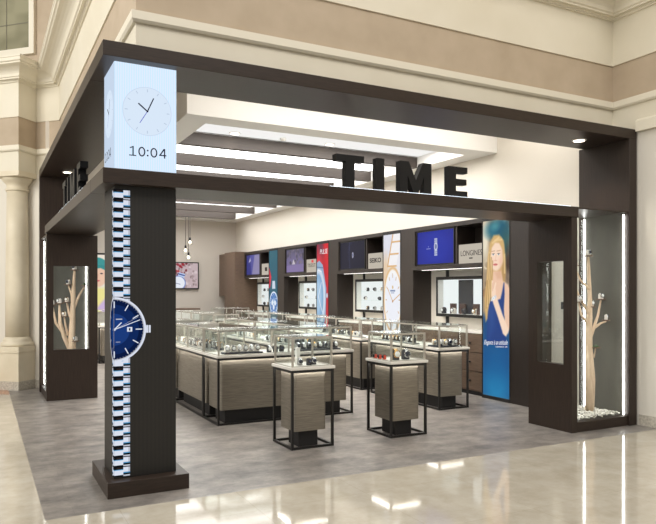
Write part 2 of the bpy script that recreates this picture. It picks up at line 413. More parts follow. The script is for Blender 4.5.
for r, y in enumerate((9.30, 10.72, 12.26, 13.8, 15.35)):
    for x in (3.33, 4.92):
        downlight(x, y, 3.938 if r == 0 else 3.935, 'round recessed downlight in the white ceiling recess, %s row from the front, %s' % (['first','second','third','fourth','fifth'][r], {3.33:'left',4.92:'right'}[x]), 'downlights in the ceiling recess', 190, col=(1,.92,.82))
M['panel'] = emit('glowing_ceiling_panel', (1,.985,.96,1), 4.6)
M['panelfront'] = emit('front_ceiling_added_glow', (1,.985,.96,1), .92)  # plain white ceiling given its own glow to brighten the front strip
o = MB().box(2.56,6.74,8.24,9.46,3.938,3.9495).build('glowing_ceiling_panel', M['panelfront']); tag(o, 'white ceiling strip given an added glow in front of the first brown board', 'ceiling light', 'light panels in the ceiling recess')
for k in range(6):
    y0 = 9.62+1.545*k
    o = MB().box(2.6,6.7,y0,y0+1.40,3.935,3.9495).build('glowing_ceiling_panel', M['panel']); tag(o, 'bright white ceiling panel behind the %s brown board from the shopfront' % ['first','second','third','fourth','fifth','sixth'][k], 'ceiling light', 'light panels in the ceiling recess')
for x, pw in ((1.7,9), (2.6,9), (3.5,9), (4.4,9), (5.3,9), (6.2,12)):
    L = bpy.data.lights.new('front_zone_spot', 'SPOT'); L.energy = pw; L.spot_size = math.radians(140); L.spot_blend = .9; L.color = (1,.93,.83); L.shadow_soft_size = .15
    lo = bpy.data.objects.new('front_zone_spot', L); lo.location = (x, 6.7, 4.25); C.objects.link(lo)
    lo.rotation_euler = (Vector((x, 7.86, 3.75))-lo.location).to_track_quat('-Z', 'Y').to_euler()
L = bpy.data.lights.new('front_zone_spot', 'SPOT'); L.energy = 150; L.spot_size = math.radians(60); L.spot_blend = 1; L.color = (1,.96,.9); L.shadow_soft_size = .08
lo = bpy.data.objects.new('front_zone_spot', L); lo.location = (6.45, 6.4, 4.3); C.objects.link(lo)  # added spot, brightens the wall seen through the right box window
sd = MB().lathe([(.0001,-.035),(.04,-.035),(.055,-.015),(.055,0),(.0001,0)], n=20).build('smoke_detector', M['white'], loc=(4.10, 9.27, 3.938))
tag(sd, 'small white smoke detector between the two front downlights', 'smoke detector')

# ------------------------------------------------------------------ shopfront frame
sf = empty('storefront_frame', (.83,5.28,0), 'dark wood double beam frame around the corner opening of the shop', 'storefront frame')
def loc(mb, o): # shift a world-built mesh under its empty
    d = o.location; mb.v = [(x-d.x, y-d.y, z-d.z) for x, y, z in mb.v]; return mb
UB0, UB1, LB0, LB1 = 3.412, 3.53, 2.433, 2.55
loc(MB().box(.83,6.95,5.28,5.97,UB0,UB1), sf).build('upper_beam', M['woodh'], sf, .004)
loc(MB().box(.83,1.5,5.97,11.5,UB0,UB1), sf).build('upper_beam', M['woody'], sf, .004)
loc(MB().box(.83,5.97,5.28,5.93,LB0,LB1), sf).build('lower_beam', M['woodh'], sf, .004)
loc(MB().box(.83,1.5,5.93,10.45,LB0,LB1), sf).build('lower_beam', M['woody'], sf, .004)
loc(MB().box(6.82,6.95,5.28,6.03,0,UB0), sf).build('post', M['wood'], sf, .004)
loc(MB().box(.83,1.5,11.37,11.5,0,UB0), sf).build('post', M['wood'], sf, .004)

# raised letters
def letters(ch):
    if ch == 'T': return [[(0,.80),(.97,.80),(.97,1),(0,1)], [(.335,0),(.635,0),(.635,.80),(.335,.80)]]
    if ch == 'I': return [[(0,0),(.28,0),(.28,1),(0,1)]]
    if ch == 'M': return [[(0,0),(.29,0),(.29,.56),(.0,1)], [(0,1),(.34,1),(.61,.42),(.61,0),(.52,0),(.29,.56)], [(.61,.42),(.88,1),(1.22,1),(.93,.56),(.70,0),(.61,0)], [(.93,.56),(.93,0),(1.22,0),(1.22,1)]]
    if ch == 'E': return [[(0,0),(.30,0),(.30,1),(0,1)], [(.30,0),(.78,0),(.78,.20),(.30,.20)], [(.30,.41),(.74,.41),(.74,.60),(.30,.60)], [(.30,.80),(.78,.80),(.78,1),(.30,1)]]
def put_letter(ch, base, side, lab, grp):
    h = .305; mb = MB()
    for pts in letters(ch):
        if ch == 'M' and pts[0] == (0,0): pts = [(0,0),(.29,0),(.29,.56),(0,1)]
        p = [(x*h, z*h) for x, z in pts]
        if side: mb.prism([(-x, z) for x, z in p], 'x', 0, .075)
        else: mb.prism(p, 'y', 0, .075)
    o = mb.build('sign_letter', M['letter'], loc=base); tag(o, lab, 'sign letter', grp)
M['letter'] = mat('black_letter', rgb(15,15,17), .45, 0, .3)
for ch, x, lab in (('T',2.872,'left end'),('I',3.306,'second from the left'),('M',3.57,'third from the left'),('E',4.155,'right end')):
    put_letter(ch, (x,5.30,LB1), False, 'black raised letter %s on the front lower beam, %s' % (ch, lab), 'raised letters on the front beam')
for ch, y, lab in (('T',8.29,'farthest'),('I',7.837,'second farthest'),('M',7.565,'second nearest'),('E',6.987,'nearest the clock')):
    put_letter(ch, (.85,y,LB1), True, 'black raised letter %s on the left side beam, %s' % (ch, lab), 'raised letters on the side beam')
M['coolled'] = emit('cool_led_light', (.80,.90,1,1), 4)
o = MB().box(2.80,5.85,5.283,5.291,LB1,LB1+.0018).build('light_strip', M['coolled']); tag(o, 'slim cool white light line at the foot of the raised letters on the front beam', 'light strip')
o = MB().box(.833,.841,6.4,8.6,LB1,LB1+.0018).build('light_strip', M['coolled']); tag(o, 'slim cool white light line at the foot of the raised letters on the side beam', 'light strip')

# ------------------------------------------------------------------ corner column with LED picture of a watch
co = empty('display_column', (.93,5.38,0), 'dark square corner column showing a tall lit picture of a blue wristwatch', 'column')
loc(MB().box(.863,1.5,5.27,6.06,0,.121), co).build('plinth', M['woodh'], co, .003)
loc(MB().box(.93,1.42,5.38,5.83,.121,LB0), co).build('shaft', M['shaft'], co, .002)
EM = {}
def em(r, g, b, s=1.0):
    k = (r,g,b,s)
    if k not in EM: EM[k] = emit('screen_colour', rgb(r,g,b), s)
    return EM[k]
class Flat:
    """flat lit shapes on a screen; pts (u,v) in metres along the face, lift grows with each layer"""
    def __init__(s, o, u, v): s.o, s.u, s.v = Vector(o), Vector(u), Vector(v); s.n = s.u.cross(s.v); s.sx = 1; s.mb = MB(); s.mats = []; s.k = 0
    def poly(s, pts, m, up=True):
        if up: s.k += 1
        if m not in s.mats: s.mats.append(m)
        s.mb.m = s.mats.index(m)
        L = .0008+.0004*s.k
        s.mb.add([s.o+s.u*a*s.sx+s.v*b+s.n*L for a, b in pts], [list(range(len(pts)))])
    def rect(s, a0, a1, b0, b1, m, up=True): s.poly([(a0,b0),(a1,b0),(a1,b1),(a0,b1)], m, up)
    def line(s, a0, b0, a1, b1, w, m, up=True):
        d = Vector((a1-a0, b1-b0)).normalized(); n = Vector((-d.y, d.x))*w/2
        s.poly([(a0+n.x,b0+n.y),(a1+n.x,b1+n.y),(a1-n.x,b1-n.y),(a0-n.x,b0-n.y)], m, up)
    def disc(s, a, b, r, m, a0=0, a1=2*PI, ry=None, n=40):
        ry = ry or r; full = a1-a0 > 6.28
        pts = [(a+r*math.cos(a0+(a1-a0)*i/n), b+ry*math.sin(a0+(a1-a0)*i/n)) for i in range(n+(0 if full else 1))]
        s.poly(pts, m)
    def build(s, name, parent):
        ob = s.mb.build(name, s.mats); d = parent.location
        for p in ob.data.vertices: p.co -= d
        ob.parent = parent; return ob
W_, W2, BK, CY = em(222,228,242,.95), em(196,200,212,.9), em(26,30,36,.5), em(90,170,225,.8)
def band_side(F, sg, k=1):
    """half of the bracelet, from the column's corner outwards"""
    p = .0782; i = 0; z = .135
    while z < 2.40:
        if 1.13 < z+p/2 < 1.46: z += p; continue
        def r(a0, a1, b0, b1, m): F.rect(*(sorted((sg*a0*k, sg*a1*k))), b0, b1, m, False)
        r(0, .122, z, z+p, BK)
        F.k += 1
        r(0, .070, z+.012, z+.050, W_); r(.0, .070, z+.050, z+.056, CY)
        r(.018, .060, z+.058, z+.072, em(60,44,38,.6))
        r(.070, .122, z+.034, z+.072, W_); r(.070,.122, z+.026, z+.033, CY)
        r(.070, .122, z+.001, z+.012, W2)
        F.k += 1; r(.108, .122, z+.034, z+.072, W2)
        F.k -= 2; z += p
    F.k += 3
def dial(F, sg):
    cz = 1.296; a0, a1 = (-PI/2, PI/2) if sg > 0 else (PI/2, 3*PI/2)
    F.disc(0, cz, .248, W_, a0, a1, .256); F.disc(0, cz, .234, W2, a0, a1, .243); F.disc(0, cz, .226, em(14,30,72,.8), a0, a1, .235)
    F.disc(0, cz, .190, em(20,44,98,.85), a0, a1, .195); F.disc(0, cz, .12, em(30,62,128,.9), a0, a1, .125)
    for h in range(12):
        t = PI/2-h*PI/6
        if sg*math.cos(t) < -.01: continue
        F.line(.165*math.cos(t), cz+.17*math.sin(t), .215*math.cos(t), cz+.222*math.sin(t), .008, W_)
    for k in range(60):
        t = PI/2-k*PI/30
        if sg*math.cos(t) > .02: F.line(.218*math.cos(t), cz+.226*math.sin(t), .224*math.cos(t), cz+.232*math.sin(t), .003, W2, k == 0)
    if sg > 0:
        F.rect(.098, .138, cz-.018, cz+.018, W_); F.rect(.112, .124, cz-.010, cz+.010, BK)
        F.line(0, cz, .055, cz+.055, .009, W_); F.line(-.0, cz, .20, cz+.075, .006, W_); F.line(0, cz, .19, cz+.10, .002, W2)
        F.rect(.012, .06, cz+.078, cz+.086, W2); F.rect(.012, .045, cz-.10, cz-.096, W2)
        F.rect(.246, .282, cz-.030, cz+.030, W_); F.rect(.252, .256, cz-.034, cz+.034, W2, False); F.rect(.264, .268, cz-.03, cz+.03, BK)
    F.disc(0, cz, .010, W_, a0, a1)
F = Flat((.93,5.38,0), (1,0,0), (0,0,1)); band_side(F, 1); dial(F, 1); F.build('watch_screen', co)
F = Flat((.93,5.38,0), (0,-1,0), (0,0,1)); band_side(F, -1, .55); F.sx = .7; dial(F, -1); F.build('watch_screen', co)

# ------------------------------------------------------------------ lit clock between the beams
ck = empty('clock_display', (.935,5.39,LB1), 'pale blue lit clock cube reading 10:04 between the beams at the corner', 'clock')
M['clockbody'] = emit('clock_face_light', rgb(214,232,246), 1.0)
loc(MB().box(.94,1.42,5.395,5.855,LB1,UB0), ck).build('housing', M['black'], ck)
def clock_stripes():
    m = bpy.data.materials.new('led_clock_panel'); m.use_nodes = True; N = m.node_tree.nodes; L = m.node_tree.links; N.clear()
    tc = N.new('ShaderNodeTexCoord'); mp = N.new('ShaderNodeMapping'); mp.inputs['Scale'].default_value = (1,1,0)
    wv = N.new('ShaderNodeTexWave'); wv.inputs['Scale'].default_value = 34; wv.bands_direction = 'DIAGONAL'
    cr = N.new('ShaderNodeValToRGB'); cr.color_ramp.elements[0].color = rgb(196,226,246); cr.color_ramp.elements[1].color = rgb(218,226,246)
    e = N.new('ShaderNodeEmission'); e.inputs['Strength'].default_value = 1.12; o = N.new('ShaderNodeOutputMaterial')
    L.new(tc.outputs['Object'], mp.inputs[0]); L.new(mp.outputs[0], wv.inputs['Vector']); L.new(wv.outputs['Fac'], cr.inputs[0]); L.new(cr.outputs[0], e.inputs['Color']); L.new(e.outputs[0], o.inputs[0]); return m
CKM = clock_stripes()
loc(MB().box(.935,1.425,5.388,5.395,LB1,UB0), ck).build('front_screen', CKM, ck)
loc(MB().box(.932,.94,5.395,5.86,LB1,UB0), ck).build('side_screen', em(200,216,236,1.0), ck)
INK, FAINT, BLUE = em(44,44,72,.5), em(188,204,226,.95), em(80,80,210,.8)
def clock_face(F, cx, name):
    cz = 3.045-0
    F.disc(cx, cz, .196, em(204,220,240,1.0)); F.disc(cx, cz, .190, em(217,232,249,1.0))
    for h in range(12):
        t = h*PI/6; F.line(cx+.155*math.cos(t), cz+.155*math.sin(t), cx+.178*math.cos(t), cz+.178*math.sin(t), .006, FAINT, h == 0)
    F.line(cx, cz, cx-.072, cz+.058, .011, INK); F.line(cx, cz, cx+.050, cz+.112, .009, INK); F.line(cx, cz, cx-.060, cz-.098, .005, BLUE); F.disc(cx, cz, .008, INK)
    F.build(name, ck)
clock_face(Flat((.935,5.388,0), (1,0,0), (0,0,1)), .255, 'clock_dial')
clock_face(Flat((.932,5.86,0), (0,-1,0), (0,0,1)), .24, 'clock_dial')
def digits(o, u, width):
    F = Flat(o, u, (0,0,1)); h = .078; w = width/4.55; q = .010
    def zero(a):
        F.disc(a+w*.42, h/2, w*.42, INK, ry=h/2); F.disc(a+w*.42, h/2, w*.42-q, CKF, ry=h/2-q)
    F.rect(.02, .02+q, 0, h, INK); F.line(.022+q/2, h-.004, 0, h-.016, q*.8, INK); F.rect(-.006, .05, 0, q*.8, INK)
    zero(w*1.0); F.disc(w*2.12, .012, .007, INK); F.disc(w*2.12, .052, .007, INK); zero(w*2.45)
    a = w*3.5; F.rect(a+w*.60, a+w*.60+q, 0, h, INK); F.rect(a, a+w*.9, h*.24, h*.24+q*.9, INK); F.line(a+.006, h*.28, a+w*.62, h-.003, q, INK)
    F.build('time_digits', ck)
CKF = em(216,230,248,1.0)
digits((1.052,5.3878,2.678), (1,0,0), .30); digits((.9318,5.80,2.678), (0,-1,0), .30)

# ------------------------------------------------------------------ glass boxes with display trees
def tree_box(front):
    """front=True: right box, glass on -Y; False: left box (mirrored across the corner diagonal)"""
    if front: b = empty('display_box', (5.88,5.30,0), 'dark wood glass fronted display box at the right end of the shopfront', 'display box', 'corner display boxes')
    else: b = empty('display_box', (.85,10.38,0), 'dark wood glass sided display box at the far left end of the shopfront', 'display box', 'corner display boxes')
    if front: T = lambda a0,a1,d0,d1,z0,z1: MB().box(a0,a1,5.30+d0,5.30+d1,z0,z1)      # a along the glass, d depth
    else: T = lambda a0,a1,d0,d1,z0,z1: MB().box(.85+d0,.85+d1,a0,a1,z0,z1)
    A0, A1 = (5.88, 6.815) if front else (10.38, 11.365)
    D = .64 if front else .685; TOP = 2.55 if front else 2.43
    w0, w1 = .12, .52
    if not front: w0, w1 = .092, .587
    zb, zt = (.76, 1.945) if front else (.74, 1.965)
    J = lambda *l: [M['wood'], l]
    p = MB()
    for q in (T(A0,A0+.09,0,w0,0,TOP-.02), T(A0,A0+.09,w1,D+.02,0,TOP-.02), T(A0,A0+.09,w0,w1,0,zb), T(A0,A0+.09,w0,w1,zt,TOP-.02)):
        p.add(q.v, q.f)
    loc(p, b).build('side_panel', M['wood'], b)
    loc(T(A0+.09,A1,0,D+.02,0,.115), b).build('base_panel', M['woodh' if front else 'woody'], b, .003)
    loc(T(A0,A1,0,D+.02,TOP-.02,TOP), b).build('top_panel', M['wood'], b)
    loc(T(A0+.04,A0+.046,w0,w1,zb,zt), b).build('window_pane', M['winglass' if front else 'glass'], b)
    loc(T(A0+.09,A1,.03,.036,.115,TOP-.02), b).build('front_glass', M['glass'], b)
    loc(T(A1-.008,A1,.05,D,.115,TOP-.02), b).build('liner', M['liner'], b)
    if front: loc(T(A0+.09,A1-.01,D,D+.008,.115,TOP-.02), b).build('back_glass', M['glass'], b)
    else: loc(T(A0+.09,A1-.01,D,D+.015,.115,TOP-.02), b).build('back_panel', M['liner'], b)
    for a, d in ((A1-.022,.04),(A1-.022,D-.02),(A0+.092,.04),(A0+.092,D-.02)):
        if front and False: continue
        loc(T(a,a+.012,d,d+.012,.125,TOP-.04), b).build('led_strip', M['boxled'], b)
    # pebbles
    g = MB(); r = random.Random(3 if front else 5)
    for i in range(800):
        a = r.uniform(A0+.115, A1-.035); d = r.uniform(.065, D-.035); s = r.uniform(.010, .019)
        q = (a, 5.30+d) if front else (.85+d, a)
        n0 = len(g.v); g.ball((0,0,0), s, (1, r.uniform(.7,1), .65), 6, 4)
        c, sn = math.cos(r.uniform(0,6)), math.sin(r.uniform(0,6)); h = .118+s*.5+r.uniform(0,.028)
        g.v[n0:] = [(x*c-y*sn+q[0], x*sn+y*c+q[1], z+h) for x, y, z in g.v[n0:]]
    o = g.build('pebbles', M['pebble']); tag(o, 'white pebbles covering the floor of the %s display box' % ('right' if front else 'far left'), 'pebbles', kind='stuff')
    return b
tree_box(True); tree_box(False)

def watch_parts(strap, dialm):
    """small wristwatch looped round a stand, dial facing -Y, origin at the bottom of the loop"""
    me = MB(); n = 14; w = .011
    pts = [(.026*math.sin(2*PI*i/n), .030-.030*math.cos(2*PI*i/n)) for i in range(n)]
    v = []; f = []
    for (y, z) in pts:
        s = 1.0; v += [(-w, y, z), (w, y, z), (w, y*.86, .03+(z-.03)*.86), (-w, y*.86, .03+(z-.03)*.86)]
    for i in range(n):
        j = (i+1) % n
        for a in range(4): f.append([i*4+a, i*4+(a+1) % 4, j*4+(a+1) % 4, j*4+a])
    me.add(v, f)
    c = MB().lathe([(.0001,0),(.021,0),(.023,.003),(.021,.007),(.0001,.007)], n=16)
    me.add([(x, -.025-z, y+.030) for x, y, z in c.v], c.f)
    o = me.build('wristwatch', strap)
    d = MB().lathe([(.0001,0),(.017,0),(.017,.0012),(.0001,.0012)], n=16); d.v = [(x, -.032-z, y+.030) for x, y, z in d.v]
    d.build('dial', dialm, o)
    return o
def cushion_mesh(m, h=.05):
    b = MB(); b.prism([(-.02,0),(.018,0),(.016,h),(-.008,h+.012),(-.016,h)], 'x', -.021, .021)
    return b.build('watch_stand', m, bevel=.004)
PROTO = {}
def put(kind, key, make, x, y, z, rz, label, cat, group, sc=1):
    k = (kind, key)
    if k not in PROTO: PROTO[k] = make(); o = PROTO[k]
    else: o = copy_tree(PROTO[k])
    o.location = (x, y, z); o.rotation_euler = (0, 0, rz); o.scale = (sc,)*3
    tag(o, label, cat, group); return o
WK = [('steel','dialb'),('steel','dialw'),('gold','dialw'),('leather','dialw'),('leather','dialb')]
def watch(x, y, z, rz, label, group, wk=0, cush='white', sc=1.0, sl=None):
    cm = {'white': M['cushion'], 'dark': M['darkcush'], 'grey': M['greycush'], 'red': M['redcush']}[cush]
    put('stand', cush, lambda: cushion_mesh(cm), x, y, z, rz, sl or label.replace('wristwatch', 'watch stand').replace('on a', 'holding a watch from the'), 'watch stand', group.replace('watches','watch stands'), sc)
    a, d = WK[wk]
    put('watch', wk, lambda: watch_parts(M[a], M[d]), x, y, z+.006*sc, rz, label, 'watch', group, sc)

def display_tree(base, limbs, shelves, leaf, tlabel, where):
    t = empty('display_tree', base, tlabel, 'display tree')
    for i, (path, r) in enumerate(limbs):
        MB().tube(path, r, 8).build('trunk' if i == 0 else 'branch', M['branch'], t)
    for (x, y, z) in shelves:
        MB().lathe([(.0001,0),(.05,0),(.052,.006),(.05,.012),(.0001,.012)], x, y, 18, False).v
        m = MB().lathe([(.0001,z),(.058,z),(.06,z+.006),(.058,z+.012),(.0001,z+.012)], x, y, 18, False); m.build('shelf_disc', M['bark'], t)
    for i, (x, y, z) in enumerate(shelves):
        if i == leaf:
            g = MB(); r = random.Random(4)
            for k in range(26):
                a = r.uniform(0, 6.28); e = r.uniform(.2, 1.5); l = r.uniform(.03, .055)
                d = Vector((math.cos(a)*math.cos(e), math.sin(a)*math.cos(e), math.sin(e))); s = d.orthogonal().normalized()*.008
                p = Vector((0,0,0)); q = d*l*.5; u = d*l
                g.add([p, q+s, u, q-s], [(0,1,2,3)])
            o = g.build('green_sprig', M['leaf'], loc=(base[0]+x, base[1]+y, base[2]+z+.012)); tag(o, 'small green sprig on a disc of the display tree %s' % where, 'plant')
        else:
            rz = 0 if 'right' in where else -PI/4
            watch(base[0]+x, base[1]+y, base[2]+z+.012, rz+.2*(i % 3-1), 'pale wristwatch on a branch disc of the display tree %s' % where, 'watches on the display tree %s' % where, [1,0,2][i % 3], 'white', 1.15, 'white watch stand on a branch disc of the display tree %s' % where)
R = [((0,0,0),(.005,.01,.5),(-.01,.0,.95),(.02,.01,1.35),(.0,.02,1.9)), (.052,.045,.04,.028,.016)]
display_tree((6.55,5.63,.116), [R,
    (((.03,.0,.02),(.035,-.02,.4),(.005,-.01,.85)), (.035,.03,.02)),
    (((.0,0,.88),(.07,-.01,1.05),(.15,.0,1.19),(.21,.01,1.37)), (.022,.019,.015,.010)),
    (((.06,-.01,1.03),(.16,-.03,1.09),(.27,-.03,1.11)), (.018,.014,.009)),
    (((.0,0,.80),(.06,-.02,.68),(.07,-.03,.79)), (.014,.012,.009)),
    (((.01,.01,1.0),(.06,.02,1.15),(.05,.02,1.28)), (.016,.013,.009)),
    (((.0,.0,1.2),(-.15,.03,1.42),(-.24,.04,1.62)), (.020,.015,.009)),
    (((.0,.0,1.5),(-.1,.05,1.62),(-.2,.05,1.78)), (.016,.012,.008)),
    (((-.0,.0,1.05),(-.12,.02,1.2),(-.16,.02,1.34)), (.018,.013,.008)),],
    [(.21,.01,1.375),(.27,-.03,1.12),(.07,-.03,.79),(.05,.02,1.285),(-.24,.04,1.625),(-.2,.05,1.785),(-.16,.02,1.345),(0,.02,1.905)], 2,
    'pale wooden branch tree with small disc shelves in the right display box', 'in the right box')
R2 = [((0,0,0),(.0,.0,.6),(.02,.0,1.0),(.03,.0,1.4),(.05,.0,1.80)), (.06,.055,.045,.035,.018)]
display_tree((1.24,10.88,.116), [R2,
    (((0,0,.55),(-.10,.0,.78),(-.16,-.01,1.0),(-.17,-.01,1.28)), (.038,.032,.026,.016)),
    (((-.12,0,.85),(-.22,.0,1.0),(-.27,.0,1.26)), (.024,.020,.012)),
    (((.02,0,1.0),(-.03,.0,1.14),(-.06,.0,1.30)), (.026,.020,.012)),
    (((.03,0,1.2),(.12,.0,1.42),(.20,.0,1.56)), (.026,.018,.010)),
    (((.03,0,1.3),(-.0,.0,1.45),(-.04,.0,1.57)), (.02,.015,.010)),
    (((-.05,0,.8),(-.08,.0,.95),(-.1,.0,1.08)), (.02,.015,.010)),
    (((0,0,.5),(.05,-.02,.58),(.06,-.03,.70)), (.02,.015,.010)),],
    [(-.17,-.01,1.285),(-.27,0,1.265),(-.06,0,1.305),(.20,0,1.565),(-.04,0,1.575),(-.1,0,1.085),(.06,-.03,.705),(.05,0,1.805)], 3,
    'pale wooden branch tree with small disc shelves in the far left display box', 'in the far left box')

# round stone column and its pedestal on the diagonal wall
cl = empty('stone_column', (.539,12.02,0), 'round cream stone column on a square pedestal left of the shop', 'column')
def sq(mb, s, z0, z1):
    h = s*.7071; return mb.prism([(h,0),(0,h),(-h,0),(0,-h)], 'z', z0, z1)
mb = MB(); sq(mb, .47, .14, .60); sq(mb, .50, .60, .63); sq(mb, .48, .63, .70); mb.build('pedestal', M['column'], cl, .004)
mb = MB(); sq(mb, .50, 0, .14); mb.build('pedestal_base', M['granite'], cl)
MB().lathe([(.245,.70),(.25,.73),(.245,.76),(.215,.775),(.225,.80),(.20,.825),(.185,.85)], n=40).build('column_base', M['column'], cl)
MB().lathe([(.182,.85),(.180,1.6),(.172,2.4),(.160,3.23)], n=40).build('shaft', M['column'], cl)
mb = MB(); mb.lathe([(.160,3.23),(.178,3.24),(.180,3.265),(.162,3.28),(.164,3.34),(.20,3.37),(.235,3.42),(.245,3.45)], n=40); sq(mb, .54, 3.45, 3.53); mb.build('capital', M['column'], cl)

# ------------------------------------------------------------------ glass showcases
def rounded_rect(x0, x1, y0, y1, r, n=5):
    pts = []
    for cx, cy, a in ((x1-r,y1-r,0),(x0+r,y1-r,PI/2),(x0+r,y0+r,PI),(x1-r,y0+r,3*PI/2)):
        for i in range(n+1):
            t = a+PI/2*i/n; pts.append((cx+r*math.cos(t), cy+r*math.sin(t)))
    return pts
SC = []
def showcase(x0, x1, y0, y1, label, group, seams=(), axis='x'):
    t = empty('glass_showcase', (x0,y0,0), label, 'showcase', group); w, d = x1-x0, y1-y0; b = .024
    for x in (0, w-b):
        for y in (0, d-b):
            MB().box(x,x+b,y,y+b,0,.80).build('leg', M['black'], t)
    for n, z in (('bottom_rail', 0), ('top_rail', .772)):
        m = MB()
        for y in (0, d-b): m.box(b,w-b,y,y+b,z,z+(b if z == 0 else .028))
        for x in (0, w-b): m.box(x,x+b,b,d-b,z,z+(b if z == 0 else .028))
        m.build(n, M['black'], t)
    MB().prism(rounded_rect(.06,w-.06,.06,d-.06,.025), 'z', .168, .7995).build('body', M['brushed'], t)
    MB().box(.13,w-.13,.12,d-.12,0,.168).build('plinth', M['matblack'], t)
    MB().box(-.012,w+.012,-.012,d+.012,.80,.830).build('countertop', M['slab'], t, .004)
    m = MB()   # slim lights under the counter edge washing the body
    m.box(.05,w-.05,.032,.052,.775,.785); m.box(.032,.052,.05,d-.05,.775,.785)
    m.build('under_light', M['underled'], t)
    c = MB(); g0, g1 = .830, 1.135; e = .010; s = .019
    for x in (e, w-e-s):
        for y in (e, d-e-s): c.box(x,x+s,y,y+s,g0,g1)
    for y in (e, d-e-s): c.box(e+s,w-e-s,y,y+s,g1-s,g1); c.box(e+s,w-e-s,y,y+s,g0,g0+.008)
    for x in (e, w-e-s): c.box(x,x+s,e+s,d-e-s,g1-s,g1); c.box(x,x+s,e+s,d-e-s,g0,g0+.008)
    for q in seams:
        if axis == 'x': c.box(q,q+s,e,e+s,g0,g1); c.box(q,q+s,d-e-s,d-e,g0,g1); c.box(q,q+s,e+s,d-e-s,g1-s,g1)
        else: c.box(e,e+s,q,q+s,g0,g1); c.box(w-e-s,w-e,q,q+s,g0,g1); c.box(e+s,w-e-s,q,q+s,g1-s,g1)
    c.build('case_frame', M['silver'], t)
    g = MB(); k = .005
    g.box(e+s,w-e-s,e+.006,e+.006+k,g0+.008,g1-s); g.box(e+s,w-e-s,d-e-.006-k,d-e-.006,g0+.008,g1-s)
    g.box(e+.006,e+.006+k,e+s,d-e-s,g0+.008,g1-s); g.box(w-e-.006-k,w-e-.006,e+s,d-e-s,g0+.008,g1-s)
    g.build('glass_panes', M['glass'], t)
    MB().box(e+.004,w-e-.004,e+.004,d-e-.004,g1+.0005,g1+.006).build('glass_lid', M['glasstop'], t)
    m = MB(); m.box(e+s+.01,w-e-s-.01,e+s,e+s+.010,g1-.012,g1-.004); m.box(e+s+.01,w-e-s-.01,d-e-s-.010,d-e-s,g1-.012,g1-.004)
    m.build('case_light', M['led'], t)
    SC.append((x0,x1,y0,y1)); return t
showcase(2.76,3.24,6.03,6.51,'small square pedestal showcase, left of the two standing in front','pedestal showcases')
showcase(3.94,4.42,6.03,6.53,'small square pedestal showcase, right of the two standing in front','pedestal showcases')
showcase(2.485,4.33,7.53,8.13,'wide glass counter facing the front, behind the left pedestal showcase','counters of the left island',(.92,))
showcase(2.485,3.07,8.14,9.60,'long glass counter running back along the left side of the island, nearer half','counters of the left island',(.73,),'y')
showcase(2.485,3.07,9.61,11.05,'long glass counter running back along the left side of the island, farther half','counters of the left island',(.72,),'y')
showcase(3.75,4.33,8.14,9.60,'glass counter on the right side of the island, nearer half','counters of the left island',(.73,),'y')
showcase(3.75,4.33,9.61,11.05,'glass counter on the right side of the island, farther half','counters of the left island',(.72,),'y')
showcase(5.435,5.94,7.14,8.90,'glass counter nearest the portrait light box, behind the right pedestal','counters along the right wall',(.62,1.2),'y')
showcase(5.435,5.94,9.20,10.95,'second glass counter along the right wall, behind the first','counters along the right wall',(.86,),'y')
showcase(5.435,5.94,11.30,13.05,'third glass counter along the right wall, counting from the front','counters along the right wall',(.86,),'y')
showcase(5.435,5.94,13.40,15.15,'farthest glass counter along the right wall','counters along the right wall',(.86,),'y')
showcase(4.06,4.62,12.60,14.15,'glass counter of the rear island, its nearer case','counters of the rear island',(.76,),'y')
showcase(4.06,4.62,14.20,15.80,'glass counter of the rear island, its farther case','counters of the rear island',(.78,),'y')
showcase(5.66,6.60,17.20,17.80,'glass counter in front of the back wall below the wood cabinets','counters at the back wall',(.46,))
showcase(2.30,2.90,15.20,16.80,'glass counter at the back left, seen between the column and left box','counters at the back wall',(.78,),'y')
dk = empty('service_desk', (4.2,18.2,0), 'wood topped service desk at the back wall below the framed picture', 'desk')
MB().box(.03,1.27,.03,.57,0,1.07).build('body', M['white'], dk); MB().box(0,1.3,0,.6,1.07,1.115).build('desktop', M['midwood'], dk, .004)

# contents of the showcases
ZC = .8305
def tray(x, y, w, d, label, group, z=ZC, m='darkcush', rz=0):
    o = MB().box(-w/2,w/2,-d/2,d/2,.0,.018).build('display_tray', M[m], bevel=.003, loc=(x,y,z+.001)); o.rotation_euler = (0,0,rz); tag(o, label, 'display tray', group); return o
# front counter: white cushions on a dark tray, dark stands
tray(2.86, 7.72, .50, .16, 'dark tray of white cushions in the front counter, left end', None)
for i in range(6): watch(2.66+i*.078, 7.71, ZC+.020, 0, 'wristwatch on a white cushion in the front counter', 'watches on white cushions in the front counter', 3 if i % 2 else 1, 'white', 1.35, 'white cushion stand on the dark tray in the front counter')
for i in range(3): watch(3.22+i*.085, 7.72, ZC, 0, 'wristwatch on a dark stand in the middle of the front counter', 'watches on dark stands in the front counter', [1,0,4][i], 'dark', 1.3, 'dark stand in the middle of the front counter')
tray(3.90, 7.74, .62, .2, 'dark tray at the right end of the front counter', None)
for i in range(8): watch(3.63+i*.078, 7.74, ZC+.02, 0, 'wristwatch on a dark stand at the right end of the front counter', 'watches at the right end of the front counter', [0,1,0,2,1,0,3,1][i], 'dark' if i % 3 else 'grey', 1.3, 'stand on the tray at the right end of the front counter')
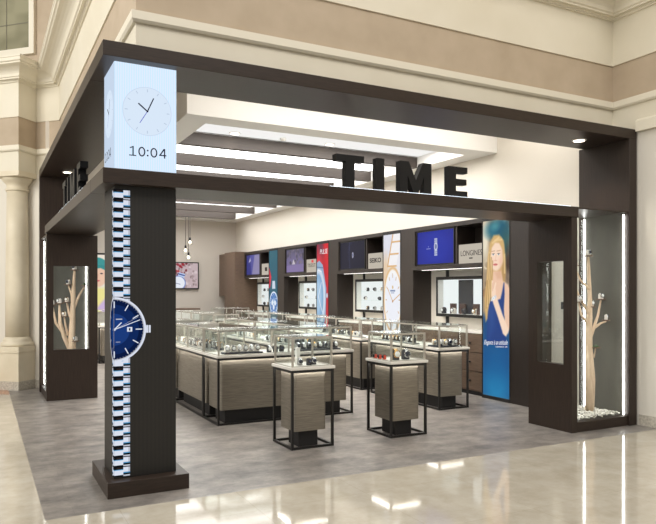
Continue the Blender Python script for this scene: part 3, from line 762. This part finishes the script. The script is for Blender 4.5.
def fill(x, y0, y1, rows, step, where, rz=-PI/2, cushs=('dark','white','grey'), sc=1.25):
    n = int((y1-y0)/step); r = random.Random(int(y0*100+x*7))
    for j in range(rows):
        tray(x+j*.17, (y0+y1)/2, y1-y0, .13, 'long watch tray in the %s, %s row' % (where, ['outer','inner'][j]), None, ZC, 'greycush' if j == 0 else 'darkcush', PI/2)
        for i in range(n):
            watch(x+j*.17, y0+(i+.5)*step, ZC+.020, rz, 'wristwatch on a stand in the %s' % where, 'watches in the %s' % where, r.randrange(5), cushs[r.randrange(len(cushs))], sc, 'small watch stand in the %s' % where)
fill(2.62, 8.25, 9.5, 2, .085, 'left side counter, nearer half')
fill(2.62, 9.7, 10.95, 1, .12, 'left side counter, farther half')
fill(3.90, 8.25, 9.5, 2, .12, 'right side counter of the island, nearer half')
fill(3.90, 9.7, 10.95, 1, .16, 'right side counter of the island, farther half')
fill(5.56, 7.85, 8.75, 1, .10, 'first right wall counter', cushs=('dark','white'))
fill(5.56, 9.35, 10.8, 1, .12, 'second right wall counter')
fill(5.56, 11.45, 12.9, 1, .18, 'third right wall counter')
fill(4.2, 12.75, 14.0, 1, .16, 'nearer rear island counter')
# first right wall counter, near end: dark cushions with pale watches
tray(5.70, 7.36, .36, .3, 'dark tray at the near end of the first right wall counter', None)
for i in range(4):
    for j in range(2): watch(5.57+i*.085, 7.30+j*.13, ZC+.02, -.3, 'wristwatch on a cushion at the near end of the first right wall counter', 'watches at the near end of the first right wall counter', [1,2,0,3][(i+j) % 4], ['dark','white'][(i+j) % 2], 1.35, 'cushion at the near end of the first right wall counter')
# pedestals
for i, (x, y, k, c) in enumerate(((2.93,6.2,0,'grey'),(3.02,6.17,4,'dark'),(3.10,6.22,0,'dark'))):
    watch(x, y, ZC, -.1, 'dark wristwatch in the left pedestal showcase, %s of three' % ['left','middle','right'][i], 'watches in the left pedestal showcase', k, c, 1.15, 'watch stand in the left pedestal showcase, %s of three' % ['left','middle','right'][i])
o = MB().box(-.02,.02,-.02,.02,0,.17).build('riser', M['white'], loc=(2.97,6.34,ZC)); tag(o, 'slim white riser post in the left pedestal showcase', 'riser')
for i, (x, y, k, c, s) in enumerate(((4.10,6.19,2,'dark',1.9),(4.24,6.19,0,'dark',1.8))):
    watch(x, y, ZC, -.1, ['rose gold wristwatch on a tall dark stand in the right pedestal showcase','steel wristwatch on a dark stand in the right pedestal showcase'][i], 'watches on dark stands in the right pedestal showcase', k, c, s, ['tall dark stand on the left in the right pedestal showcase','dark stand on the right in the right pedestal showcase'][i])
for i in range(3):
    watch(4.00+.012*i, 6.44-.075*i, ZC, -PI/2, 'watch on a low coral stand in the right pedestal showcase', 'watches on coral stands in the right pedestal showcase', 4, 'red', .85, 'low coral red stand in the right pedestal showcase')

# ------------------------------------------------------------------ right wall units
PX = 6.68
def ring_watch(cv, cx, cy, r, face, rim, hands, sub=()):
    cv.ell(cx, cy, r, r, rim, .006); cv.ell(cx, cy, r*.86, r*.86, face, .005)
    for h in range(12):
        t = h*PI/6; cv.line(cx+.68*r*math.cos(t), cy+.68*r*math.sin(t), cx+.8*r*math.cos(t), cy+.8*r*math.sin(t), r*.025, hands)
    for sx, sy, sr, c in sub: cv.ell(cx+sx*r, cy+sy*r, sr*r, sr*r, c, .004)
    cv.line(cx, cy, cx-.35*r, cy+.30*r, r*.03, hands); cv.line(cx, cy, cx+.45*r, cy+.42*r, r*.022, hands)
def pic_woman():
    cv = Canvas(84, 384, (166,146,122)); a = cv.asp
    cv.noise(46, .03, [(206,182,146),(132,108,84),(238,224,198),(104,80,62),(180,140,104)], (0,.55,1,1))
    cv.ell(.015,.90,.035,.13,(236,226,202),.04); cv.ell(.10,.945,.075,.05,(36,108,130),.05); cv.ell(.165,.93,.055,.07,(24,90,116),.05); cv.ell(.185,.84,.035,.09,(48,92,92),.05); cv.ell(.205,.75,.02,.08,(70,50,42),.03); cv.ell(.10,.965,.03,.02,(70,140,150),.03)
    cv.poly([(-.01,-.01),(a+.01,-.01),(a+.01,.44),(-.01,.46)], (24,76,130), .05)
    cv.ell(.11,.06,.10,.10,(40,136,184),.12); cv.ell(.11,.20,.11,.14,(28,98,154),.16,op=.8)
    HB, HL, HD = (214,176,116), (238,208,152), (176,136,84)
    cv.poly([(.022,.42),(.012,.55),(.03,.66),(.04,.78),(.055,.87),(.09,.915),(.135,.915),(.17,.88),(.182,.80),(.185,.70),(.175,.63),(.14,.60),(.08,.60),(.06,.46)], HB, .015)
    cv.poly([(.16,.80),(.183,.78),(.186,.69),(.172,.62),(.15,.64)], HD, .02, .7)
    SK, SL, SS = (240,200,172), (250,220,196), (222,172,140)
    cv.poly([(.085,.71),(.15,.71),(.165,.655),(.205,.635),(.222,.60),(.222,.46),(.06,.46),(.055,.60),(.08,.64)], SK, .012)
    cv.poly([(.10,.70),(.15,.72),(.155,.665),(.12,.665)], SS, .02, .6)
    cv.poly([(.03,.30),(.04,.48),(.06,.555),(.085,.57),(.115,.545),(.145,.555),(.160,.60),(.170,.645),(.176,.642),(.178,.58),(.172,.50),(.182,.36),(.20,.28)], (36,66,132), .010)
    cv.poly([(.05,.50),(.09,.55),(.10,.40),(.05,.32)], (48,84,152), .04, .6)
    cv.poly([(.184,.625),(.212,.615),(.226,.53),(.224,.42),(.206,.365),(.182,.35),(.165,.365),(.178,.43),(.182,.52)], SK, .010)
    cv.poly([(.21,.385),(.19,.345),(.165,.36),(.125,.45),(.078,.545),(.074,.575),(.098,.592),(.115,.565),(.16,.47)], SL, .010)
    cv.ell(.083,.597,.024,.030,SL,.010,.3); cv.line(.068,.60,.078,.650,.0085,SL,.006); cv.line(.080,.605,.092,.655,.008,SK,.006); cv.line(.092,.600,.104,.640,.0075,SL,.006); cv.line(.072,.612,.082,.645,.001,SS,.003); cv.line(.086,.612,.097,.645,.001,SS,.003)
    cv.line(.072,.548,.104,.566,.0085,(216,216,222),.004); cv.ell(.088,.557,.0105,.0105,(252,252,250),.004); cv.ell(.088,.557,.0065,.0065,(214,222,234),.003)
    cv.ell(.113,.800,.055,.082,SL,.012,.06); cv.ell(.105,.750,.037,.036,SL,.014,.1); cv.poly([(.158,.86),(.17,.80),(.155,.74),(.135,.71),(.15,.79)], SS, .03, .5)
    cv.ell(.076,.768,.014,.014,(250,196,172),.03,op=.5); cv.ell(.140,.768,.014,.014,(244,188,164),.03,op=.5)
    cv.poly([(.058,.84),(.075,.888),(.11,.910),(.15,.900),(.172,.86),(.178,.79),(.166,.76),(.160,.83),(.135,.868),(.10,.872),(.074,.845),(.064,.80),(.062,.72),(.066,.66),(.058,.56),(.036,.46),(.018,.50),(.028,.62),(.036,.72),(.042,.80)], HB, .012)
    for k in range(6):
        x = .030+.006*k; cv.line(x+.022,.82-.01*k,x+.012,.66,.0028,[HL,HD][k % 2],.006); cv.line(x+.012,.66,x-.004+.003*k,.50+.01*k,.0028,[HD,HL][k % 2],.006)
    cv.line(.08,.872,.13,.898,.005,HL,.012); cv.line(.10,.885,.155,.886,.004,HL,.012); cv.line(.176,.80,.178,.70,.004,HL,.010)
    for x in (.086,.130):
        cv.ell(x,.806,.0105,.0048,(248,244,240),.004); cv.ell(x,.806,.0048,.0050,(110,138,158),.003); cv.ell(x,.806,.002,.002,(40,40,44),.002)
        cv.line(x-.011,.8095,x+.011,.8105,.0014,(120,90,72),.004); cv.line(x-.014,.824,x+.013,.826,.0020,(196,154,112),.005)
    cv.line(.110,.80,.103,.776,.002,(236,192,164),.006); cv.line(.098,.771,.114,.771,.0022,(226,168,142),.006)
    cv.ell(.104,.748,.0165,.0066,(216,118,112),.005); cv.line(.089,.7485,.119,.7485,.0011,(178,84,82),.003); cv.ell(.104,.7445,.009,.002,(236,160,150),.004)
    return cv
def pic_gold():
    cv = Canvas(84, 352, (236,234,240)); a = cv.asp; cv.y = cv.y-.175
    cv.grad(.3, .0, (252,250,248)); cv.poly([(0,.62),(.12,.72),(.24,.98),(.24,1),(0,1)], (224,226,238), .03); cv.ell(.03,.56,.05,.12,(232,206,176),.05)
    for k in range(5):
        y = .60+k*.085; x = .06+k*.028
        cv.poly([(x,y),(x+.12,y),(x+.145,y+.075),(x+.025,y+.075)], (246,244,246), .006); cv.line(x,y,x+.12,y,.005,(222,174,112)); cv.line(x,y,x+.025,y+.08,.006,(216,164,100))
    cv.ell(.13,.36,.128,.235,(226,178,116),.012); cv.ell(.13,.36,.116,.218,(250,248,246),.01); cv.ell(.13,.36,.10,.19,(240,242,250),.02)
    for h in range(12):
        t = h*PI/6; cv.line(.13+.085*math.cos(t),.36+.16*math.sin(t),.13+.098*math.cos(t),.36+.185*math.sin(t),.003,(206,160,100))
    cv.line(.13,.35,.06,.44,.003,(210,160,98)); cv.line(.13,.35,.225,.40,.003,(210,160,98)); cv.ell(.13,.35,.008,.008,(186,132,76),.004)
    cv.line(.10,.425,.16,.425,.005,(110,130,170)); cv.line(.11,.41,.15,.41,.003,(150,160,190)); cv.ell(.13,.45,.010,.012,(220,190,140),.004); cv.ell(.10,.20,.016,.020,(224,176,116),.004); cv.ell(.10,.20,.010,.014,(250,248,244),.004)
    cv.poly([(.04,.0),(.22,.0),(.22,.12),(.06,.12)], (246,244,242), .01)
    for y in (.03,.09): cv.line(.05,y,.22,y,.005,(222,176,116))
    return cv
def pic_red():
    cv = Canvas(84, 352, (196,32,48)); a = cv.asp; cv.y = cv.y-.22
    cv.poly([(0,.62),(0,1),(.2,1),(.14,.72)], (92,60,84), .12, .8); cv.poly([(.1,.9),(a,1),(a,.4)], (216,30,46), .05); cv.ell(.03,.6,.05,.1,(240,60,76),.08)
    cv.poly([(-.01,.62),(.05,.64),(.12,.60),(.19,.40),(.18,.18),(.12,.02),(-.01,.0)], (150,176,206), .008)
    cv.ell(.04,.32,.13,.25,(206,220,236),.01); cv.ell(.03,.32,.10,.205,(120,164,206),.012); cv.ell(.02,.33,.08,.16,(168,200,228),.05)
    cv.line(.03,.33,.11,.20,.004,(240,244,250)); cv.line(.03,.33,.09,.45,.004,(240,244,250)); cv.line(.02,.56,.09,.545,.006,(236,240,246)); cv.ell(.205,.34,.016,.022,(196,208,224),.006)
    for y in (.06,.12,.585): cv.line(0,y,.13,y-.01,.004,(96,120,156))
    return cv
def pic_teal():
    cv = Canvas(84, 352, (22,84,108)); a = cv.asp; cv.y = cv.y-.20
    cv.grad(.0, .8, (32,98,116)); cv.poly([(0,.42),(0,.64),(.06,.54),(.03,.44)], (214,44,62), .008); cv.poly([(.2,.0),(.24,.0),(.24,.16),(.2,.1)], (214,44,62), .008)
    cv.poly([(.07,.0),(.19,.0),(.18,.14),(.08,.14)], (206,216,230), .008); cv.poly([(.08,.42),(.17,.42),(.16,.50),(.09,.50)], (206,216,230), .008)
    ring_watch(cv, .125, .28, .115, (72,122,190), (228,236,246), (246,248,252), ((-.35,0,.22,(226,234,244)),(.35,0,.22,(226,234,244)),(0,-.38,.22,(226,234,244))))
    cv.ell(.125,.28,.118,.16,(0,0,0),.01,op=0)
    cv.ell(.125,.28,.03,.05,(240,244,250),.02,op=.5); return cv
def tv_blue():
    cv = Canvas(160, 92, (20,34,150)); a = cv.asp
    cv.ell(.9,.5,.8,.6,(28,48,176),.5)
    for k in range(9): cv.poly([(.84,.24+k*.06),(.98,.24+k*.06),(.98,.29+k*.06),(.84,.29+k*.06)], (196,204,228), .01)
    cv.ell(.91,.52,.085,.12,(224,228,240),.01); cv.ell(.91,.52,.055,.08,(120,136,190),.01); cv.line(.46,.47,.64,.47,.012,(160,168,220)); cv.ell(.55,.53,.02,.015,(170,178,226),.006); return cv
def tv_navy():
    cv = Canvas(150, 92, (24,24,50)); cv.noise(16,.05,[(40,42,84),(30,32,66),(56,58,104)],(.5,0,1,1),op=.5)
    for y in np.linspace(.05,.95,12): cv.ell(.62+.02*math.sin(y*9),y,.02,.03,(110,116,170),.03,op=.5)
    cv.ell(.85,.5,.05,.11,(214,216,236),.01); cv.ell(.85,.5,.03,.06,(120,126,176),.01); return cv
def tv_land():
    cv = Canvas(140, 92, (122,112,156)); cv.grad(.5,1,(96,92,120)); cv.noise(40,.08,[(86,78,92),(112,102,112),(140,126,140),(70,64,80)],(0,.4,2,1),op=.7)
    cv.poly([(0,0),(1.6,0),(1.6,.34),(0,.30)],(140,124,176),.03); cv.poly([(.5,.34),(.62,.58),(.78,.34)],(214,208,216),.02); return cv
def tv_violet():
    cv = Canvas(120, 92, (92,92,168)); cv.poly([(0,0),(.5,0),(.34,1),(0,1)],(58,60,140),.04); cv.poly([(.55,0),(1.4,0),(1.4,1),(.8,1)],(150,144,186),.08); cv.poly([(.2,.6),(.36,.9),(.42,.7)],(200,200,230),.02); return cv
COUNT = ['nearest', 'second', 'third', 'farthest']
M['signback'] = emit('sign_plaque_light', rgb(226,216,200), .7)
M['caseback'] = emit('lit_case_back', rgb(244,248,248), 1.0)
M['ink'] = mat('sign_ink', rgb(40,34,32), .5)
M['whiteink'] = emit('white_print', rgb(244,246,250), .95)
M['recess'] = mat('recess_wall', rgb(226,220,208), .6)
def bay(k):
    Y = 6.75+2.77*k; n = COUNT[k]; u = empty('wall_unit', (PX,Y,0), 'dark wood wall display unit on the right wall, %s from the shopfront' % n, 'wall unit', 'display units on the right wall')
    W = 7.095-PX; L = 2.77
    MB().box(0,W,0,.38,0,2.70).build('side_panel', M['cabwood'], u, .003)
    m = MB(); m.box(0,W,.97,L,2.63,2.70); m.box(0,W,.97,L,1.96,2.03); m.box(0,W,L-.06,L,2.03,2.63); m.box(W-.02,W,.97,L-.06,2.03,2.63); m.box(.03,W-.02,1.60,1.64,2.03,2.63)
    m.build('header_box', M['cabwood'], u, .003)
    MB().box(W-.02,W,.97,L,.98,1.96).build('recess_panel', M['recess'], u)
    MB().box(.10,.12,1.02,L-.12,1.954,1.96).build('led_strip', M['ledsoft'], u)
    MB().box(.06,W,.97,1.72,.0,.06).build('toe_kick', M['matblack'], u)
    MB().box(.05,W-.02,.97,L,.06,.95).build('cabinet_body', M['midwood'], u)
    MB().box(.03,W-.02,.97,L,.95,.98).build('counter', M['slab'], u)
    for c in range(3):
        for j in range(3):
            d = MB().box(.032,.05,1.0+c*.58,1.56+c*.58,.08+j*.29,.355+j*.29).build('drawer', M['midwood'], u, .002)
            MB().ball((.018,1.28+c*.58,.22+j*.29), .018, n=10, m=6).build('knob', M['black'], d)
    MB().box(W-.05,W-.02,L-.50,L-.45,.98,1.168).build('bracket_post', M['black'], u); MB().box(W-.05,W-.02,L-.50,L-.45,1.842,1.955).build('bracket_post', M['black'], u)
    # light box banner
    lb = empty('light_box', (PX,Y+.38,0), ['tall light box showing a blonde woman in a blue dress wearing a watch','tall light box showing a gold and white watch','red light box showing a large pale blue watch','teal light box showing a white chronograph watch'][k], 'light box', 'light boxes on the right wall')
    m = MB(); m.box(.012,W,.0,.59,.0,2.70); m.box(-.006,.012,0,.59,0,.05); m.box(-.006,.012,0,.59,2.64,2.70); m.box(-.006,.012,0,.010,.05,2.64); m.box(-.006,.012,.578,.59,.05,2.64)
    m.build('frame', M['matblack'], lb)
    cv = [pic_woman, pic_gold, pic_red, pic_teal][k]()
    cv.mesh('print', (.006,.578,.05), (0,-.568,0), (0,0,2.59), lb, M['screen'])
    if k == 0:
        text_mesh('lettering', 'Elegance is an attitude', .10, (.0035,.55,.80), (0,-1,.06), (0,0,1), M['whiteink'], lb, .0005, .50, .35)
        text_mesh('lettering', 'contact us', .04, (.0035,.30,.775), (0,-1,.06), (0,0,1), M['whiteink'], lb, .0005, .24)
    if k == 2: text_mesh('lettering', 'PULSE', .15, (.0035,.42,2.42), (0,-1,0), (0,0,1), M['whiteink'], lb, .0005, .36, .15)
    # television
    tv = empty('television', (PX+.02,Y+1.66,2.035), 'television in the header of the %s wall unit showing %s' % (n, ['a watch on blue','a small watch on dark navy','a grey landscape','violet shapes'][k]), 'television', 'televisions above the right wall')
    m = MB().box(.012,.05,0,1.03,0,.59); m.box(0,.012,0,1.03,0,.022); m.box(0,.012,0,1.03,.568,.59); m.box(0,.012,0,.022,.022,.568); m.box(0,.012,1.008,1.03,.022,.568)
    m.build('bezel', M['black'], tv)
    [tv_blue, tv_navy, tv_land, tv_violet][k]().mesh('screen', (.008,1.008,.022), (0,-.986,0), (0,0,.546), tv, M['screendim'])
    # brand sign
    s = empty('brand_sign', (PX+.05,Y+1.0,2.031), 'lit plaque %s in the %s header niche' % (['lettered in black capitals','lettered in heavy black capitals','with a small red mark and black letters','with a small emblem'][k], n), 'sign', 'plaques in the header niches')
    MB().box(0,.05,0,.58,0,.30).build('plaque', M['signback'], s)
    tx = ['LONGINES','SEIKO','TISSOT',''][k]
    if tx: text_mesh('lettering', tx, .12, (-.002,.53,.12), (0,-1,0), (0,0,1), M['ink'], s, .001, .50 if k == 0 else .42, bold=.004 if k == 1 else 0)
    if k == 0: MB().box(-.002,0,.25,.33,.07,.09).build('emblem', M['ink'], s)
    if k == 2: MB().box(-.002,0,.22,.32,.22,.28).build('emblem', mat('red_mark', rgb(190,40,50), .5), s)
    if k == 3: MB().box(-.002,0,.2,.36,.1,.2).build('emblem', M['ink'], s)
    # wall showcase
    wc = empty('wall_showcase', (6.93,Y+1.02,1.17), 'black framed lit glass showcase hung under the %s header box' % n, 'showcase', 'hung showcases of the right wall')
    Lw = 1.42; H = .67; D = .14
    m = MB(); m.box(0,D,0,Lw,0,.05); m.box(0,D,0,Lw,H-.05,H); m.box(0,D,0,.04,.05,H-.05); m.box(0,D,Lw-.04,Lw,.05,H-.05); m.build('frame', M['black'], wc)
    MB().box(D-.015,D-.005,.04,Lw-.04,.05,H-.05).build('lit_back', M['caseback'], wc)
    m = MB().box(.01,D-.016,Lw-.043,Lw-.040,.05,H-.05); m.box(.01,D-.016,.04,.043,.05,H-.05); m.box(.01,D-.016,.043,Lw-.043,.05,.0505); m.build('side_lining', M['white'], wc)
    MB().box(.004,.008,.04,Lw-.04,.05,H-.05).build('glass_pane', M['glass'], wc)
    if k: 
        for z in (.24,.42): MB().box(.02,D-.016,.04,Lw-.04,z,z+.006).build('shelf', M['glasstop'], wc)
    zz = [(.051,)] if k == 0 else [(.051,.247,.427)]
    for z in zz[0]:
        for i in range(4 if k else 5):
            if k and (i*3+int(z*10)) % 4 == 0: continue
            watch(6.93+.065, Y+1.02+.2+i*.27+(.09 if .2 < z < .3 else 0), 1.17+z, -PI/2, 'wristwatch in the %s hung showcase of the right wall' % n, 'watches in the %s hung showcase' % n, (i*2+k+int(z*10)) % 5, (['dark','white','dark','white'] if k == 0 else ['white','white','grey','dark'])[(i+int(z*10)) % 4], 1.15 if k else 1.6, 'watch stand in the %s hung showcase of the right wall' % n)
    if k == 0:
        o = MB().box(0,.012,0,.36,0,.56).build('backdrop', M['darkcush'], loc=(7.03,Y+1.60,1.223)); tag(o, 'dark blue backdrop board in the nearest hung showcase', 'backdrop')
        for i, y in enumerate((1.38,1.62,1.95,2.2)):
            o = MB().box(0,.03,0,.14,0,.17).build('display_block', mat('brown_block', rgb(74,50,46), .4), loc=(6.965+.03,Y+y-.2,1.2215)); tag(o, 'brown display block in the nearest hung showcase', 'display block', 'brown blocks in the nearest hung showcase')
for k in range(4): bay(k)

# wood cabinet block and hung cabinet in the back right corner
o = MB().box(6.40,7.09,17.86,18.75,0,2.72).build('tall_cabinet', M['midwood'], bevel=.004); tag(o, 'tall brown wood cabinet at the far end of the right wall', 'cabinet')
o = MB().box(6.55,7.097,18.95,19.697,1.45,2.72).build('hung_cabinet', M['midwood'], bevel=.004); tag(o, 'brown hung wood cabinet in the back corner of the shop', 'cabinet')

# ------------------------------------------------------------------ back wall picture, poster and pendants
ar = empty('framed_screen', (5.05,19.62,1.66), 'black framed picture of a watch and red flowers on the back wall', 'picture')
m = MB().box(0,.83,.02,.07,0,.81); m.box(0,.83,0,.02,0,.03); m.box(0,.83,0,.02,.78,.81); m.box(0,.03,0,.02,.03,.78); m.box(.80,.83,0,.02,.03,.78); m.build('frame', M['black'], ar)
cv = Canvas(96, 96, (196,176,180)); cv.noise(90,.05,[(150,130,130),(220,206,208),(120,98,100),(180,160,166)],op=.7); cv.noise(26,.06,[(140,24,40),(170,40,50),(110,16,30)],(0,.45,.55,1),op=.8)
cv.ell(.22,.2,.30,.30,(120,140,200),.02); cv.ell(.22,.2,.26,.26,(232,236,246),.02); cv.line(.1,.2,.3,.15,.01,(80,90,140)); cv.poly([(.2,.5),(.46,.42),(.5,.56),(.26,.64)],(190,206,236),.01); cv.line(.22,.57,.46,.50,.025,(60,80,150))
cv.mesh('print', (.03,.012,.03), (.77,0,0), (0,0,.75), ar, M['screen'])
po = empty('poster', (2.55,19.62,1.06), 'tall pale poster of a face with a teal scarf on the back wall at left', 'poster')
m = MB().box(0,.70,.02,.07,0,1.62); m.box(0,.70,0,.02,1.57,1.62); m.box(0,.03,0,.02,0,1.57); m.box(.67,.70,0,.02,0,1.57); m.build('frame', M['matblack'], po)
cv = Canvas(70, 160, (236,226,212)); cv.ell(.24,.78,.20,.17,(60,150,150),.02); cv.ell(.25,.62,.17,.20,(236,196,170),.02); cv.poly([(.05,.86),(.42,.80),(.44,.70),(.3,.76),(.06,.72)],(52,140,142),.02)
for x in (.19,.32): cv.ell(x,.66,.025,.012,(70,60,70),.008)
cv.ell(.25,.53,.04,.015,(214,100,110),.01); cv.line(.255,.65,.25,.58,.006,(220,170,146)); cv.poly([(.05,.0),(.42,.0),(.38,.4),(.1,.4)],(240,230,150),.06); cv.poly([(.2,0),(.42,0),(.42,.25)],(206,180,220),.05)
cv.mesh('print', (.03,.012,.0), (.64,0,0), (0,0,1.57), po, M['screen'])
for i, (x, z) in enumerate(((5.156,2.736),(5.286,2.968),(5.242,2.539))):
    p = empty('pendant_lamp', (x,18.5,z), 'clear glass globe pendant hanging on a cord, %s of three' % ['middle height','highest','lowest'][i], 'pendant lamp', 'pendants by the back wall')
    MB().tube([(0,0,.15),(0,0,CEIL-z)], .006, 6).build('cord', M['black'], p)
    MB().lathe([(.018,.075),(.028,.085),(.028,.15),(.012,.165)], n=14).build('socket', M['black'], p)
    MB().ball((0,0,0), .09, n=20, m=14).build('globe', M['glass'], p); MB().ball((0,0,.02), .035, (1,1,1.2), 12, 8).build('bulb', M['bulb'], p)

# thermostat on the wall behind the right box
o = MB().box(7.07,7.1,6.42,6.56,1.35,1.45).build('wall_control', M['matblack']); tag(o, 'small dark control panel on the wall behind the right display box', 'control panel')

# ------------------------------------------------------------------ lights
def area(name, loc, sx, sy, power, col=(1,.95,.88), rot=(0,0,0)):
    L = bpy.data.lights.new(name, 'AREA'); L.shape = 'RECTANGLE'; L.size = sx; L.size_y = sy; L.energy = power; L.color = col
    o = bpy.data.objects.new(name, L); o.location = loc; o.rotation_euler = rot; C.objects.link(o); return o
area('front_zone_fill', (4.6, 6.75, 4.33), 4.4, .9, 66, (1,.97,.93))  # added soft fill that evens out the upper right wall
area('front_recess_light', (4.65, 8.75, 3.93), 3.9, .8, 95, (1,.97,.93))
def aim(o, t): o.rotation_euler = (Vector(t)-o.location).to_track_quat('-Z', 'Y').to_euler()
aim(area('mall_left_light', (-8.5, 6, 7), 6, 6, 1150, (1,.97,.91)), (2, 7.5, 3))
area('mall_ceiling_light', (2.5, -1.0, 9), 9, 7, 800, (1,.96,.90))
w = bpy.data.worlds.new('mall'); bpy.context.scene.world = w; w.use_nodes = True
bg = w.node_tree.nodes['Background']; bg.inputs[0].default_value = (1,.98,.95,1); bg.inputs[1].default_value = .40

# ------------------------------------------------------------------ camera
cam = bpy.data.cameras.new('camera'); co_ = bpy.data.objects.new('camera', cam); C.objects.link(co_)
cam.sensor_fit = 'HORIZONTAL'; cam.sensor_width = 36; cam.lens = 36*661/656; cam.shift_y = 29/656; cam.clip_start = .05; cam.clip_end = 100
co_.location = (0,0,1.6); co_.rotation_euler = (PI/2, 0, -math.atan2(661,1257))
sc = bpy.context.scene; sc.camera = co_
sc.view_settings.view_transform = 'Standard'; sc.view_settings.look = 'None'; sc.view_settings.gamma = 1; sc.view_settings.exposure = 0
try: sc.view_settings.use_curve_mapping = False
except Exception: pass
sc.cycles.transparent_max_bounces = 48; sc.cycles.max_bounces = 8
